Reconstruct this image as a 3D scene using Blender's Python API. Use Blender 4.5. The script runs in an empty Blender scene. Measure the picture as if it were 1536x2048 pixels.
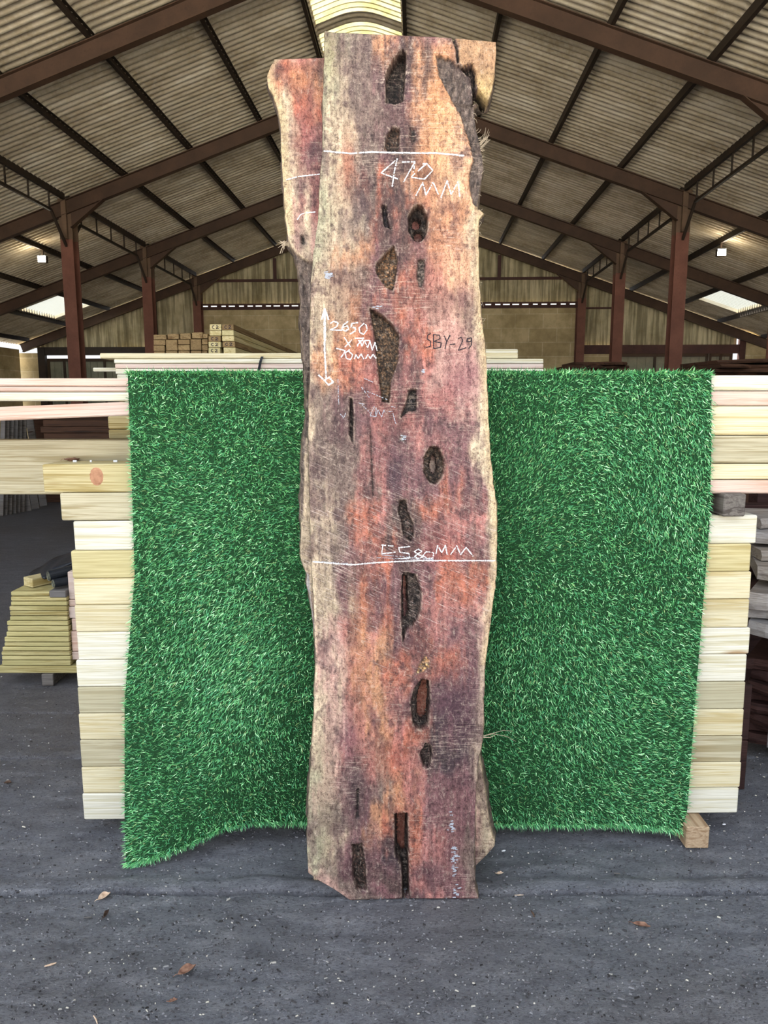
import bpy, math, random
import numpy as np
from mathutils import Vector, Matrix
random.seed(7); rng = np.random.default_rng(11)
C = bpy.context.scene
COL = C.collection

# ------------------------------------------------------------------ camera
F, PITCH, CH = 1425.0, 0.148, 1.55
cam_d = bpy.data.cameras.new('camera'); cam = bpy.data.objects.new('camera', cam_d); COL.objects.link(cam)
cam.location = (0, 0, CH); cam.rotation_euler = (math.pi/2 - PITCH, 0, 0)
cam_d.sensor_fit = 'VERTICAL'; cam_d.sensor_height = 32.0; cam_d.lens = F/2048*32.0
cam_d.clip_end = 300; C.camera = cam
# ------------------------------------------------------------------ light
C.view_settings.view_transform = 'Standard'; C.view_settings.look = 'None'
C.view_settings.gamma = 1; C.view_settings.use_curve_mapping = False
C.view_settings.exposure = 0.36
w = bpy.data.worlds.new('sky'); C.world = w; w.use_nodes = True
wn = w.node_tree.nodes; wl = w.node_tree.links
bg = wn['Background']; bg.inputs[1].default_value = 1.0
tc = wn.new('ShaderNodeTexCoord'); sp = wn.new('ShaderNodeSeparateXYZ'); cr = wn.new('ShaderNodeValToRGB')
wl.new(tc.outputs['Generated'], sp.inputs[0]); wl.new(sp.outputs[2], cr.inputs[0]); wl.new(cr.outputs[0], bg.inputs[0])
cr.color_ramp.elements[0].position = 0.0; cr.color_ramp.elements[0].color = (0.98, 0.98, 1.0, 1)
cr.color_ramp.elements[1].position = 0.7; cr.color_ramp.elements[1].color = (0.80, 0.89, 1.0, 1)
# overcast sky, brighter over the open yard to the front left
dt = wn.new('ShaderNodeVectorMath'); dt.operation = 'DOT_PRODUCT'; dt.inputs[1].default_value = (-.62, -.70, .35); wl.new(tc.outputs['Generated'], dt.inputs[0])
mr = wn.new('ShaderNodeMapRange'); mr.inputs['From Min'].default_value = -.2; mr.inputs['From Max'].default_value = 1.0
mr.inputs['To Min'].default_value = .85; mr.inputs['To Max'].default_value = 2.55; wl.new(dt.outputs['Value'], mr.inputs['Value']); wl.new(mr.outputs[0], bg.inputs[1])
def light(name, kind, loc, rot, energy, color, **k):
    l = bpy.data.lights.new(name, kind); l.energy = energy; l.color = color
    for a, b in k.items(): setattr(l, a, b)
    o = bpy.data.objects.new(name, l); COL.objects.link(o); o.location = loc; o.rotation_euler = rot
    return o
# high sun behind the shed: its roof shades the timber, the open yard in front throws light back in under the sheets
light('sun', 'SUN', (0, 0, 20), (math.radians(-38), 0, math.radians(14)), 28.0, (1.0, 0.95, 0.86), angle=math.radians(2))
# ------------------------------------------------------------------ helpers
TH = 0.047
def Rz(v, a=-TH):
    c, s = math.cos(a), math.sin(a); return (v[0]*c - v[1]*s, v[0]*s + v[1]*c, v[2])
def ray(px, py):
    x = (px-768)/F; y = -(py-1024)/F
    return np.array([x, math.cos(PITCH)+y*math.sin(PITCH), -math.sin(PITCH)+y*math.cos(PITCH)])
def atd(px, py, d):            # point seen at a pixel, at world depth y=d
    a = ray(px, py); return Vector(a*(d/a[1])) + Vector((0, 0, CH))
def atz(px, py, z=0.0):
    a = ray(px, py); return Vector(a*((z-CH)/a[2])) + Vector((0, 0, CH))
def shd(px, py, d):            # same in the shed's frame (shed depth d)
    a = ray(px, py); c, s = math.cos(TH), math.sin(TH)
    b = np.array([a[0]*c-a[1]*s, a[0]*s+a[1]*c, a[2]]); return Vector(b*(d/b[1])) + Vector((0, 0, CH))
RX, RH, RT, D0, DS, CW = -1.02, 6.324+CH, 0.351, 10.633, 4.367, 6.226
def roofz(X): return RH - RT*abs(X-RX)
def shroof(px, py):
    a = ray(px, py); c, s = math.cos(TH), math.sin(TH)
    b = np.array([a[0]*c-a[1]*s, a[0]*s+a[1]*c, a[2]]); sg = 1 if px > 800 else -1
    t = (RH-CH+RT*sg*RX)/(b[2]+RT*sg*b[0]); return Vector(b*t) + Vector((0, 0, CH))
def frame_d(i): return D0 + DS*i

class MB:
    def __init__(s): s.v = []; s.f = []
    def add(s, vs, fs):
        n = len(s.v); s.v += [tuple(v) for v in vs]; s.f += [tuple(i+n for i in f) for f in fs]; return s
    def box(s, a, b, bev=0.0):
        x0, y0, z0 = a; x1, y1, z1 = b
        if bev <= 0:
            return s.add([(x0,y0,z0),(x1,y0,z0),(x1,y1,z0),(x0,y1,z0),(x0,y0,z1),(x1,y0,z1),(x1,y1,z1),(x0,y1,z1)],
                [(0,3,2,1),(4,5,6,7),(0,1,5,4),(1,2,6,5),(2,3,7,6),(3,0,4,7)])
        e = bev                                      # box with chamfered edges
        P = []; idx = {}
        for i, X in enumerate((x0, x1)):
            for j, Y in enumerate((y0, y1)):
                for k, Z in enumerate((z0, z1)):
                    sx, sy, sz = (1 if i == 0 else -1), (1 if j == 0 else -1), (1 if k == 0 else -1)
                    idx[i,j,k,'x'] = len(P); P.append((X, Y+sy*e, Z+sz*e))
                    idx[i,j,k,'y'] = len(P); P.append((X+sx*e, Y, Z+sz*e))
                    idx[i,j,k,'z'] = len(P); P.append((X+sx*e, Y+sy*e, Z))
        I = idx; Fs = []
        for i in (0, 1):
            Fs.append([I[i,0,0,'x'], I[i,1,0,'x'], I[i,1,1,'x'], I[i,0,1,'x']][::-1 if i == 0 else 1])
            Fs.append([I[0,i,0,'y'], I[1,i,0,'y'], I[1,i,1,'y'], I[0,i,1,'y']][::1 if i == 0 else -1])
            Fs.append([I[0,0,i,'z'], I[1,0,i,'z'], I[1,1,i,'z'], I[0,1,i,'z']][::-1 if i == 0 else 1])
        for a1 in (0, 1):
            for b1 in (0, 1):
                Fs.append([I[0,a1,b1,'y'], I[1,a1,b1,'y'], I[1,a1,b1,'z'], I[0,a1,b1,'z']][::(1 if a1 != b1 else -1)][::-1])
                Fs.append([I[a1,0,b1,'x'], I[a1,1,b1,'x'], I[a1,1,b1,'z'], I[a1,0,b1,'z']][::(1 if a1 != b1 else -1)])
                Fs.append([I[a1,b1,0,'x'], I[a1,b1,1,'x'], I[a1,b1,1,'y'], I[a1,b1,0,'y']][::(1 if a1 != b1 else -1)][::-1])
        for i in (0, 1):
            for j in (0, 1):
                for k in (0, 1):
                    Fs.append([I[i,j,k,'x'], I[i,j,k,'y'], I[i,j,k,'z']][::(1 if (i+j+k) % 2 == 0 else -1)])
        return s.add(P, Fs)
    def prism(s, pts, p0, p1):                       # pts: closed profile of offset vectors, swept p0->p1
        n = len(pts); p0 = Vector(p0); p1 = Vector(p1)
        vs = [p0+Vector(q) for q in pts] + [p1+Vector(q) for q in pts]
        fs = [(i, (i+1) % n, n+(i+1) % n, n+i) for i in range(n)] + [tuple(range(n))[::-1], tuple(range(n, 2*n))]
        return s.add(vs, fs)
    def tube(s, path, rad, n=10, cap=True):
        path = [Vector(p) for p in path]; rad = rad if isinstance(rad, (list, tuple)) else [rad]*len(path)
        vs = []; fs = []
        for i, p in enumerate(path):
            t = (path[min(i+1, len(path)-1)] - path[max(i-1, 0)]).normalized()
            u = t.cross(Vector((0, 0, 1))); u = u.normalized() if u.length > 1e-3 else Vector((1, 0, 0)); v = t.cross(u)
            vs += [p + (u*math.cos(2*math.pi*k/n) + v*math.sin(2*math.pi*k/n))*rad[i] for k in range(n)]
        for i in range(len(path)-1):
            fs += [(i*n+k, i*n+(k+1) % n, (i+1)*n+(k+1) % n, (i+1)*n+k) for k in range(n)]
        if cap: fs += [tuple(range(n))[::-1], tuple(range((len(path)-1)*n, len(path)*n))]
        return s.add(vs, fs)
    def build(s, name, mat, parent=None, loc=(0, 0, 0), shed=False, smooth=False, mat4=None):
        me = bpy.data.meshes.new(name)
        L = Vector(loc)
        me.from_pydata([(Vector(v)-L) for v in s.v] if L.length else s.v, [], s.f); me.update()
        if smooth: me.polygons.foreach_set('use_smooth', [True]*len(me.polygons))
        if mat: me.materials.append(mat)
        o = bpy.data.objects.new(name, me); COL.objects.link(o)
        if parent: o.parent = parent
        else:
            o.location = Rz(L) if shed else L
            if shed: o.rotation_euler = (0, 0, -TH)
        if mat4: o.matrix_world = mat4
        return o
def tag(o, label=None, cat=None, group=None, kind=None):
    if label and len(__import__('re').findall(r'[A-Za-z0-9]+', label)) > 16: print('LONG', label)
    if label: o['label'] = label
    if cat: o['category'] = cat
    if group: o['group'] = group
    if kind: o['kind'] = kind
    return o
def struct(o): o['kind'] = 'structure'; return o
def empty(name, loc=(0, 0, 0), shed=False):
    o = bpy.data.objects.new(name, None); COL.objects.link(o); o.empty_display_size = .1
    o.location = Rz(loc) if shed else loc
    if shed: o.rotation_euler = (0, 0, -TH)
    return o
def lin(r, g, b):
    return tuple(((c/255)/12.92 if c/255 <= .04045 else ((c/255+.055)/1.055)**2.4) for c in (r, g, b))
def nlin(a): a = np.asarray(a, float)/255; return np.where(a <= .04045, a/12.92, ((a+.055)/1.055)**2.4)

# value noise
def vnoise(x, y, seed=0):
    xi = np.floor(x).astype(np.int64); yi = np.floor(y).astype(np.int64); xf = x-xi; yf = y-yi
    def h(a, b):
        n = (a*374761393 + b*668265263 + seed*974711) & 0x7fffffff
        n = ((n ^ (n >> 13))*1274126177) & 0x7fffffff
        return ((n ^ (n >> 16)) & 0xffff)/65535.0
    u = xf*xf*(3-2*xf); v = yf*yf*(3-2*yf)
    return (h(xi, yi)*(1-u)+h(xi+1, yi)*u)*(1-v) + (h(xi, yi+1)*(1-u)+h(xi+1, yi+1)*u)*v
def fbm(x, y, o=4, seed=0):
    r = 0; a = .5; t = 0
    for i in range(o):
        r = r + a*vnoise(x*2**i, y*2**i, seed+i*17); t += a; a *= .55
    return r/t

# ------------------------------------------------------------------ materials
class NT:
    def __init__(s, name, rough=.7, spec=.3):
        s.m = bpy.data.materials.new(name); s.m.use_nodes = True; s.n = s.m.node_tree.nodes; s.l = s.m.node_tree.links
        s.b = s.n['Principled BSDF']; s.b.inputs['Roughness'].default_value = rough; s.b.inputs['Specular IOR Level'].default_value = spec
    def node(s, t, **k):
        n = s.n.new(t)
        for a, b in k.items():
            if hasattr(n, a) and a not in n.inputs.keys(): setattr(n, a, b)
            else: n.inputs[a].default_value = b
        return n
    def link(s, a, b): s.l.new(a, b)
    def coord(s, kind='Object', scale=(1, 1, 1), rnd=True, rot=(0, 0, 0)):
        t = s.node('ShaderNodeTexCoord'); mp = s.node('ShaderNodeMapping'); mp.inputs['Scale'].default_value = scale
        mp.inputs['Rotation'].default_value = rot
        if rnd:
            oi = s.node('ShaderNodeObjectInfo'); m = s.node('ShaderNodeVectorMath', operation='SCALE'); m.inputs[0].default_value = (37, 91, 53)
            s.link(oi.outputs['Random'], m.inputs['Scale']); a = s.node('ShaderNodeVectorMath', operation='ADD')
            s.link(t.outputs[kind], a.inputs[0]); s.link(m.outputs[0], a.inputs[1]); s.link(a.outputs[0], mp.inputs['Vector'])
        else: s.link(t.outputs[kind], mp.inputs['Vector'])
        return mp.outputs[0]
    def noise(s, vec, scale, detail=4, rough=.55, dist=0):
        n = s.node('ShaderNodeTexNoise'); n.inputs['Scale'].default_value = scale; n.inputs['Detail'].default_value = detail
        n.inputs['Roughness'].default_value = rough; n.inputs['Distortion'].default_value = dist; s.link(vec, n.inputs['Vector']); return n.outputs[0]
    def ramp(s, fac, stops):
        r = s.node('ShaderNodeValToRGB'); e = r.color_ramp.elements
        while len(e) < len(stops): e.new(.5)
        for k, (p, c) in enumerate(stops): e[k].position = p; e[k].color = (*c, 1) if len(c) == 3 else c
        s.link(fac, r.inputs[0]); return r.outputs[0]
    def mix(s, fac, a, b, blend='MIX'):
        m = s.node('ShaderNodeMix', data_type='RGBA', blend_type=blend)
        for sock, v in ((m.inputs[0], fac), (m.inputs[6], a), (m.inputs[7], b)):
            if isinstance(v, (int, float)): sock.default_value = v
            elif isinstance(v, tuple): sock.default_value = (*v, 1) if len(v) == 3 else v
            else: s.link(v, sock)
        return m.outputs[2]
    def bump(s, h, dist=.002, strength=1.0, prev=None):
        b = s.node('ShaderNodeBump'); b.inputs['Distance'].default_value = dist; b.inputs['Strength'].default_value = strength
        s.link(h, b.inputs['Height'])
        if prev is not None: s.link(prev, b.inputs['Normal'])
        return b.outputs[0]
    def out(s, col=None, normal=None, rough=None):
        if col is not None:
            if isinstance(col, tuple): s.b.inputs['Base Color'].default_value = (*col, 1)
            else: s.link(col, s.b.inputs['Base Color'])
        if normal is not None: s.link(normal, s.b.inputs['Normal'])
        if rough is not None: s.link(rough, s.b.inputs['Roughness'])
        return s.m

def pine(name, c0, c1, c2=None, knot=True, gain=.88):
    c0, c1 = tuple(v*gain for v in c0), tuple(v*gain for v in c1); c2 = tuple(v*gain for v in c2) if c2 else None
    n = NT(name, .75, .2); v = n.coord(scale=(1, 1, 1))
    g = n.coord(scale=(.55, 7, 22)); a = n.noise(g, 2.2, 5, .6, .9)
    f = n.coord(scale=(1.5, 30, 90)); b = n.noise(f, 3, 3, .6, .2)
    big = n.noise(v, 1.7, 2)
    c3 = tuple(x*y for x, y in zip(c1, (.84, .78, .68)))
    col = n.ramp(a, [(.28, c3), (.40, c1), (.48, c0), (.56, c0), (.62, c1), (.66, c0), (.78, c3)])
    if c2: col = n.mix(n.ramp(big, [(.42, (0, 0, 0)), (.66, (1, 1, 1))]), col, c2)
    col = n.mix(n.ramp(b, [(.35, (.5,)*3), (.6, (0,)*3)]), col, tuple(x*.72 for x in c1))
    if knot:
        kv = n.coord(scale=(1.6, 6, 7)); vo = n.node('ShaderNodeTexVoronoi'); vo.inputs['Scale'].default_value = 1.0; n.link(kv, vo.inputs['Vector'])
        col = n.mix(n.ramp(vo.outputs['Distance'], [(.05, (1, 1, 1)), (.11, (0, 0, 0))]), col, tuple(x*y for x, y in zip(c1, (.62, .45, .35))))
    oi = n.node('ShaderNodeObjectInfo'); hs = n.node('ShaderNodeHueSaturation')
    mr = n.node('ShaderNodeMapRange'); mr.inputs['To Min'].default_value = .84; mr.inputs['To Max'].default_value = 1.06
    n.link(oi.outputs['Random'], mr.inputs['Value']); n.link(mr.outputs[0], hs.inputs['Value']); n.link(col, hs.inputs['Color'])
    return n.out(hs.outputs[0], n.bump(b, .0008, .6, n.bump(a, .001, .5)))
M = {}
M['pine'] = pine('pine_pale', lin(236, 226, 192), lin(214, 196, 148))
M['pine_yellow'] = pine('pine_yellow', lin(220, 206, 160), lin(184, 164, 108), lin(204, 194, 146))
M['deck'] = pine('treated_pine', lin(222, 210, 154), lin(168, 150, 92), lin(196, 188, 132))
M['pine_grey'] = pine('pine_grey', lin(214, 204, 174), lin(178, 164, 128), lin(196, 190, 160))
M['pine_pink'] = pine('pine_pink', lin(232, 205, 188), lin(218, 180, 160), lin(226, 208, 198), knot=False)
M['pine_white'] = pine('pine_white', lin(244, 240, 224), lin(222, 214, 182))
M['wood_dark'] = pine('wood_dark', lin(78, 52, 36), lin(44, 28, 20), lin(60, 40, 28))
M['wood_weathered'] = pine('wood_weathered', lin(118, 112, 106), lin(82, 76, 72), lin(132, 130, 130))
M['tan'] = pine('wood_tan', lin(204, 178, 146), lin(168, 138, 108), lin(188, 160, 130))
M['grey_board'] = pine('wood_grey_board', lin(190, 182, 174), lin(148, 138, 130), lin(172, 172, 176))
M['wood_brown'] = pine('wood_brown', lin(160, 136, 96), lin(116, 92, 60), lin(140, 116, 80))
M['wood_red'] = pine('wood_red', lin(74, 50, 46), lin(40, 26, 24), lin(58, 38, 36))

n = NT('corrugated_cement', .9, .15)
v = n.coord(rnd=False); a = n.noise(v, 1.3, 6, .65); b = n.noise(v, 14, 5, .7); st = n.noise(n.coord(scale=(.15, 3.5, 1), rnd=False), 2, 4)
col = n.ramp(a, [(.3, lin(158, 142, 116)), (.5, lin(196, 182, 156)), (.7, lin(216, 206, 186))])
col = n.mix(n.ramp(b, [(.42, (.0,)*3), (.75, (.55,)*3)]), col, lin(228, 220, 204))
col = n.mix(n.ramp(st, [(.4, (.4,)*3), (.6, (0,)*3)]), col, lin(128, 112, 88))
M['roof'] = n.out(col, n.bump(b, .004, .5))
n = NT('wall_sheet', .9, .15)
v = n.coord(rnd=False); a = n.noise(v, 1.1, 5, .65); st = n.noise(n.coord(scale=(7, 1, .4), rnd=False), 1.5, 5)
col = n.ramp(a, [(.3, lin(164, 152, 116)), (.6, lin(214, 202, 166))]); col = n.mix(n.ramp(st, [(.42, (.6,)*3), (.58, (0,)*3)]), col, lin(88, 78, 54))
M['wallsheet'] = n.out(col)
n = NT('grp_sheet', .5, .3); v = n.coord(rnd=False); a = n.noise(v, 3, 4)
col = n.ramp(a, [(.35, lin(188, 178, 122)), (.6, lin(210, 202, 166))])
n.out(col); tr = n.node('ShaderNodeBsdfTranslucent'); n.link(col, tr.inputs[0]); mx = n.node('ShaderNodeMixShader'); mx.inputs[0].default_value = .22
n.link(n.b.outputs[0], mx.inputs[1]); n.link(tr.outputs[0], mx.inputs[2]); n.link(mx.outputs[0], n.n['Material Output'].inputs[0]); M['grp'] = n.m
n = NT('rooflight', .4, .3); n.out((.9, .9, .88)); tr = n.node('ShaderNodeBsdfTransparent'); tr.inputs[0].default_value = (.95, .95, .92, 1); mx = n.node('ShaderNodeMixShader'); mx.inputs[0].default_value = .92
n.link(n.b.outputs[0], mx.inputs[1]); n.link(tr.outputs[0], mx.inputs[2]); n.link(mx.outputs[0], n.n['Material Output'].inputs[0]); M['rooflight'] = n.m
def paint(name, c0, c1, rough=.6):
    n = NT(name, rough, .3); v = n.coord(); a = n.noise(v, 2.5, 5, .65); b = n.noise(v, 30, 4, .7)
    col = n.ramp(a, [(.35, c0), (.65, c1)]); col = n.mix(n.ramp(b, [(.55, (0,)*3), (.8, (.5,)*3)]), col, tuple(x*.5 for x in c0))
    return n.out(col, n.bump(b, .001, .4))
M['steel'] = paint('oxide_steel', lin(108, 68, 54), lin(126, 82, 66))
M['rafter'] = paint('rafter_steel', lin(70, 52, 40), lin(84, 62, 48))
M['purlin'] = paint('purlin_steel', lin(44, 36, 28), lin(58, 46, 36))
M['bracket'] = paint('bracket_steel', lin(96, 76, 58), lin(116, 92, 72))
M['darkrail'] = paint('dark_rail', lin(70, 44, 38), lin(86, 54, 46))
M['black'] = paint('black_plastic', lin(30, 34, 40), lin(44, 48, 56), .35)
M['door'] = paint('door_paint', lin(110, 112, 96), lin(132, 132, 114))
n = NT('blockwork', .95, .1); v = n.coord(rnd=False, rot=(math.pi/2, 0, 0)); br = n.node('ShaderNodeTexBrick'); n.link(v, br.inputs['Vector'])
br.inputs['Scale'].default_value = 1; br.inputs['Brick Width'].default_value = .9; br.inputs['Row Height'].default_value = .45; br.inputs['Mortar Size'].default_value = .012
br.inputs['Color1'].default_value = (*lin(214, 194, 150), 1); br.inputs['Color2'].default_value = (*lin(184, 164, 122), 1); br.inputs['Mortar'].default_value = (*lin(224, 210, 172), 1)
br.inputs['Bias'].default_value = -.2
a = n.noise(n.coord(rnd=False), 1.5, 5, .7); col = n.mix(n.ramp(a, [(.35, (.7,)*3), (.6, (0,)*3)]), br.outputs[0], lin(150, 132, 92)); M['block'] = n.out(col)

# floor
n = NT('yard_floor', .55, .5); v = n.coord(rnd=False)
s1 = n.noise(n.coord(rnd=False, scale=(1, 3.2, 1)), 5, 8, .7); s2 = n.noise(n.coord(rnd=False, scale=(1, 2.0, 1)), 85, 6, .8); s3 = n.noise(v, .7, 3)
s4 = n.noise(n.coord(rnd=False, scale=(1, 2, 1)), 170, 3, .7)
col = n.ramp(s1, [(.3, lin(122, 123, 133)), (.5, lin(154, 156, 166)), (.7, lin(188, 188, 196))])
col = n.mix(n.ramp(s3, [(.45, (0,)*3), (.65, (.5,)*3)]), col, lin(136, 128, 126))
col = n.mix(n.ramp(s2, [(.36, (.8,)*3), (.49, (0,)*3)]), col, lin(50, 50, 56))
col = n.mix(n.ramp(s2, [(.56, (0,)*3), (.68, (.6,)*3)]), col, lin(190, 192, 200))
col = n.mix(n.ramp(s4, [(.68, (0,)*3), (.78, (.5,)*3)]), col, lin(150, 146, 140))
bp = n.bump(s4, .006, 1.0, n.bump(s2, .022, 1.0, n.bump(s1, .03, .7)))
M['floor'] = n.out(col, bp, n.ramp(s1, [(.35, (.36,)*3), (.65, (.6,)*3)]))
n = NT('yard_concrete', .9, .2); a = n.noise(n.coord(rnd=False), 1.2, 6); M['yard'] = n.out(n.ramp(a, [(.3, lin(190, 186, 176)), (.7, lin(214, 208, 198))]))

def vcol(name, rough, spec, grain=None, bump=.001):
    n = NT(name, rough, spec); at = n.node('ShaderNodeAttribute', attribute_name='col'); c = at.outputs['Color']
    if grain: c, nn = grain(n, c); return n.out(c, nn)
    return n.out(c)
def slab_grain(n, c):
    g = n.noise(n.coord(scale=(38, 1, 3.2), rnd=False), 3.5, 8, .72, 1.4)            # grain along the length
    p = n.noise(n.coord(rnd=False, scale=(1.3, 1, .8)), 75, 6, .8, .4)           # pores, chips, torn fibres
    p2 = n.noise(n.coord(rnd=False), 240, 3, .7)
    # saw marks: fine bands across, steeper in the middle of the slab
    q = n.noise(n.coord(rnd=False, scale=(14, 1, 190), rot=(0, math.radians(3), 0)), 1.3, 5, .75, .9)
    def turned(a):
        m1 = n.coord(rnd=False, rot=(0, math.radians(-a), 0)); m2 = n.node('ShaderNodeMapping'); m2.inputs['Scale'].default_value = (9, 1, 200); n.link(m1, m2.inputs['Vector']); return m2.outputs[0]
    q2 = n.noise(turned(25), 1.25, 5, .72, .45)
    at = n.node('ShaderNodeAttribute', attribute_name='saw'); msk = n.noise(n.coord(rnd=False), 5, 3, .6)
    qq = n.mix(at.outputs['Fac'], q, q2)
    mk = n.ramp(msk, [(.44, (.04,)*3), (.64, (1,)*3)])
    c = n.mix(n.ramp(g, [(.35, (.55,)*3), (.5, (0,)*3)]), c, n.mix(1.0, c, (.52, .46, .48), 'MULTIPLY'))
    c = n.mix(n.ramp(g, [(.55, (0,)*3), (.75, (.3,)*3)]), c, n.mix(.45, c, lin(216, 170, 140)))
    lt = n.mix(1.0, n.ramp(qq, [(.53, (0,)*3), (.63, (.75,)*3)]), mk, 'MULTIPLY'); dk = n.mix(1.0, n.ramp(qq, [(.36, (.75,)*3), (.47, (0,)*3)]), mk, 'MULTIPLY')
    c = n.mix(lt, c, n.mix(.7, c, lin(222, 200, 180))); c = n.mix(dk, c, n.mix(1.0, c, (.42, .34, .36), 'MULTIPLY'))
    c = n.mix(n.ramp(p, [(.37, (.95,)*3), (.49, (0,)*3)]), c, n.mix(1.0, c, (.34, .28, .30), 'MULTIPLY'))
    c = n.mix(n.ramp(p, [(.55, (0,)*3), (.68, (.65,)*3)]), c, n.mix(.65, c, lin(226, 204, 184)))
    c = n.mix(n.ramp(p2, [(.38, (.8,)*3), (.47, (0,)*3)]), c, n.mix(1.0, c, (.45, .45, .45), 'MULTIPLY'))
    sc_ = n.noise(turned(24), 2.6, 3, .6, .2); am = n.node('ShaderNodeMath', operation='MULTIPLY'); n.link(at.outputs['Fac'], am.inputs[0]); n.link(n.ramp(sc_, [(.60, (0,)*3), (.68, (.8,)*3)]), am.inputs[1])
    c = n.mix(am.outputs[0], c, n.mix(.75, c, lin(224, 206, 196)))
    return c, n.bump(p, .002, .8, n.bump(qq, .0012, .8))
M['slab'] = vcol('slab_wood', .62, .3, slab_grain)
M['blade'] = vcol('grass_blade', .42, .35)
n = NT('mat_backing', .9, .1); M['backing'] = n.out(lin(34, 66, 40))
n = NT('chalk', .95, .05); M['chalk'] = n.out(lin(226, 228, 232))
n = NT('chalk_smear', .95, .05); M['smear'] = n.out(lin(168, 172, 182))
n = NT('marker_ink', .5, .3); M['ink'] = n.out(lin(34, 20, 30))
n = NT('leaf', .8, .2); a = n.noise(n.coord(), 60, 3); M['leaf'] = n.out(n.ramp(a, [(.35, lin(104, 74, 62)), (.7, lin(160, 124, 104))]))
n = NT('leaf_pale', .8, .2); a = n.noise(n.coord(), 60, 3); M['leaf_pale'] = n.out(n.ramp(a, [(.35, lin(190, 160, 135)), (.7, lin(232, 208, 184))]))
n = NT('leaf_dark', .8, .2); a = n.noise(n.coord(), 60, 3); M['leaf_dark'] = n.out(n.ramp(a, [(.35, lin(58, 44, 38)), (.7, lin(96, 76, 64))]))
n = NT('fibre', .9, .1); M['fibre'] = n.out(lin(176, 160, 138))
n = NT('bark_dark', .95, .1); a = n.noise(n.coord(scale=(4, 4, 1), rnd=False), 40, 5, .7); M['bark'] = n.out(n.ramp(a, [(.3, lin(40, 32, 30)), (.7, lin(104, 92, 84))]), n.bump(a, .006, 1))
n = NT('lamp_glass', .3); n.out((1, 1, 1)); n.b.inputs['Emission Color'].default_value = (1, .93, .78, 1); n.b.inputs['Emission Strength'].default_value = 60; M['lampglass'] = n.m

# ================================================================== SETTING
FD = frame_d(3) + .25                                # back wall depth (shed frame)
YS = 1.4                                             # front edge of the roof
XL, XR = RX-12.3, RX+12.3
# ---- floor: dense near the viewer (ruts, seams), coarse beyond
def axis(a, b, da, lo, hi, big): 
    return np.concatenate([np.arange(lo, a, big), np.arange(a, b, da), np.arange(b, hi+big, big)])
xs = axis(-2.2, 2.2, .014, XL-.5-0.0, XR+.5, .8); ys = axis(.9, 4.2, .012, -1.6, FD+12, .8)
xs = np.unique(np.clip(xs, XL-.5, XR+.5)); ys = np.concatenate([ys]+[np.arange(sy_-.035, sy_+.035, .0035) for sy_ in (atz(768, 1782).y, atz(300, 1515).y, atz(300, 1425).y)])
ys = np.unique(np.round(np.clip(ys, -1.6, FD+12), 4))
X, Y = np.meshgrid(xs, ys)
seamy = [(atz(768, 1782).y, .034, .008), (atz(300, 1515).y, .014, .007), (atz(300, 1425).y, .006, .007), (atz(1400, 1752).y, .004, .02)]
Z = (fbm(X*6, Y*14, 4, 3)-.5)*.010 + (fbm(X*28, Y*50, 3, 9)-.5)*.009
near = np.clip((Y-.9)/.15, 0, 1)*np.clip((4.2-Y)/.3, 0, 1)*np.clip((2.2-np.abs(X))/.2, 0, 1)
Z = Z*near
for sy, dep, wid in seamy:
    yy = sy + (fbm(X*5, X*0+3, 3, 5)-.5)*.022
    Z -= dep*np.exp(-((Y-yy)/wid)**2)*near*(.5+fbm(X*3, X*0, 2, 8))
    Z += dep*.5*np.exp(-((Y-yy-.05)/.03)**2)*near*fbm(X*9, Y*9, 2, 12)
Z -= .004
nx, ny = len(xs), len(ys)
def gridfaces(nx, ny, off=0):
    i = np.arange(ny-1)[:, None]*nx + np.arange(nx-1)[None, :] + off
    return np.stack([i, i+1, i+nx+1, i+nx], -1).reshape(-1, 4)
def npmesh(name, V, Fq, mat, parent=None, smooth=True, loc=(0, 0, 0), col=None, extra=None, tris=None, rot=None):
    me = bpy.data.meshes.new(name); V = np.asarray(V, np.float32) - np.asarray(loc, np.float32)
    Fq = np.asarray(Fq, np.int32); nq = len(Fq); nt = 0 if tris is None else len(tris)
    me.vertices.add(len(V)); me.vertices.foreach_set('co', V.ravel())
    loops = Fq.ravel() if nt == 0 else np.concatenate([Fq.ravel(), np.asarray(tris, np.int32).ravel()])
    me.loops.add(len(loops)); me.loops.foreach_set('vertex_index', loops)
    st = np.arange(nq)*4; 
    if nt: st = np.concatenate([st, nq*4+np.arange(nt)*3])
    me.polygons.add(nq+nt); me.polygons.foreach_set('loop_start', st.astype(np.int32))
    me.update(calc_edges=True)
    me.polygons.foreach_set('use_smooth', np.full(nq+nt, smooth))
    if col is not None:
        a = me.color_attributes.new('col', 'FLOAT_COLOR', 'POINT'); a.data.foreach_set('color', np.concatenate([col, np.ones((len(col), 1))], 1).astype(np.float32).ravel())
    if extra is not None:
        a = me.attributes.new('saw', 'FLOAT', 'POINT'); a.data.foreach_set('value', extra.astype(np.float32))
    me.validate(); me.materials.append(mat)
    o = bpy.data.objects.new(name, me); COL.objects.link(o)
    if parent: o.parent = parent
    else: o.location = loc
    if rot is not None: o.rotation_euler = rot
    return o
fl = npmesh('floor', np.stack([X, Y, Z], -1).reshape(-1, 3), gridfaces(nx, ny), M['floor']); struct(fl)
struct(MB().box((-40, -45, -.05), (40, -1.6, -.01)).build('ground', M['yard']))

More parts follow.
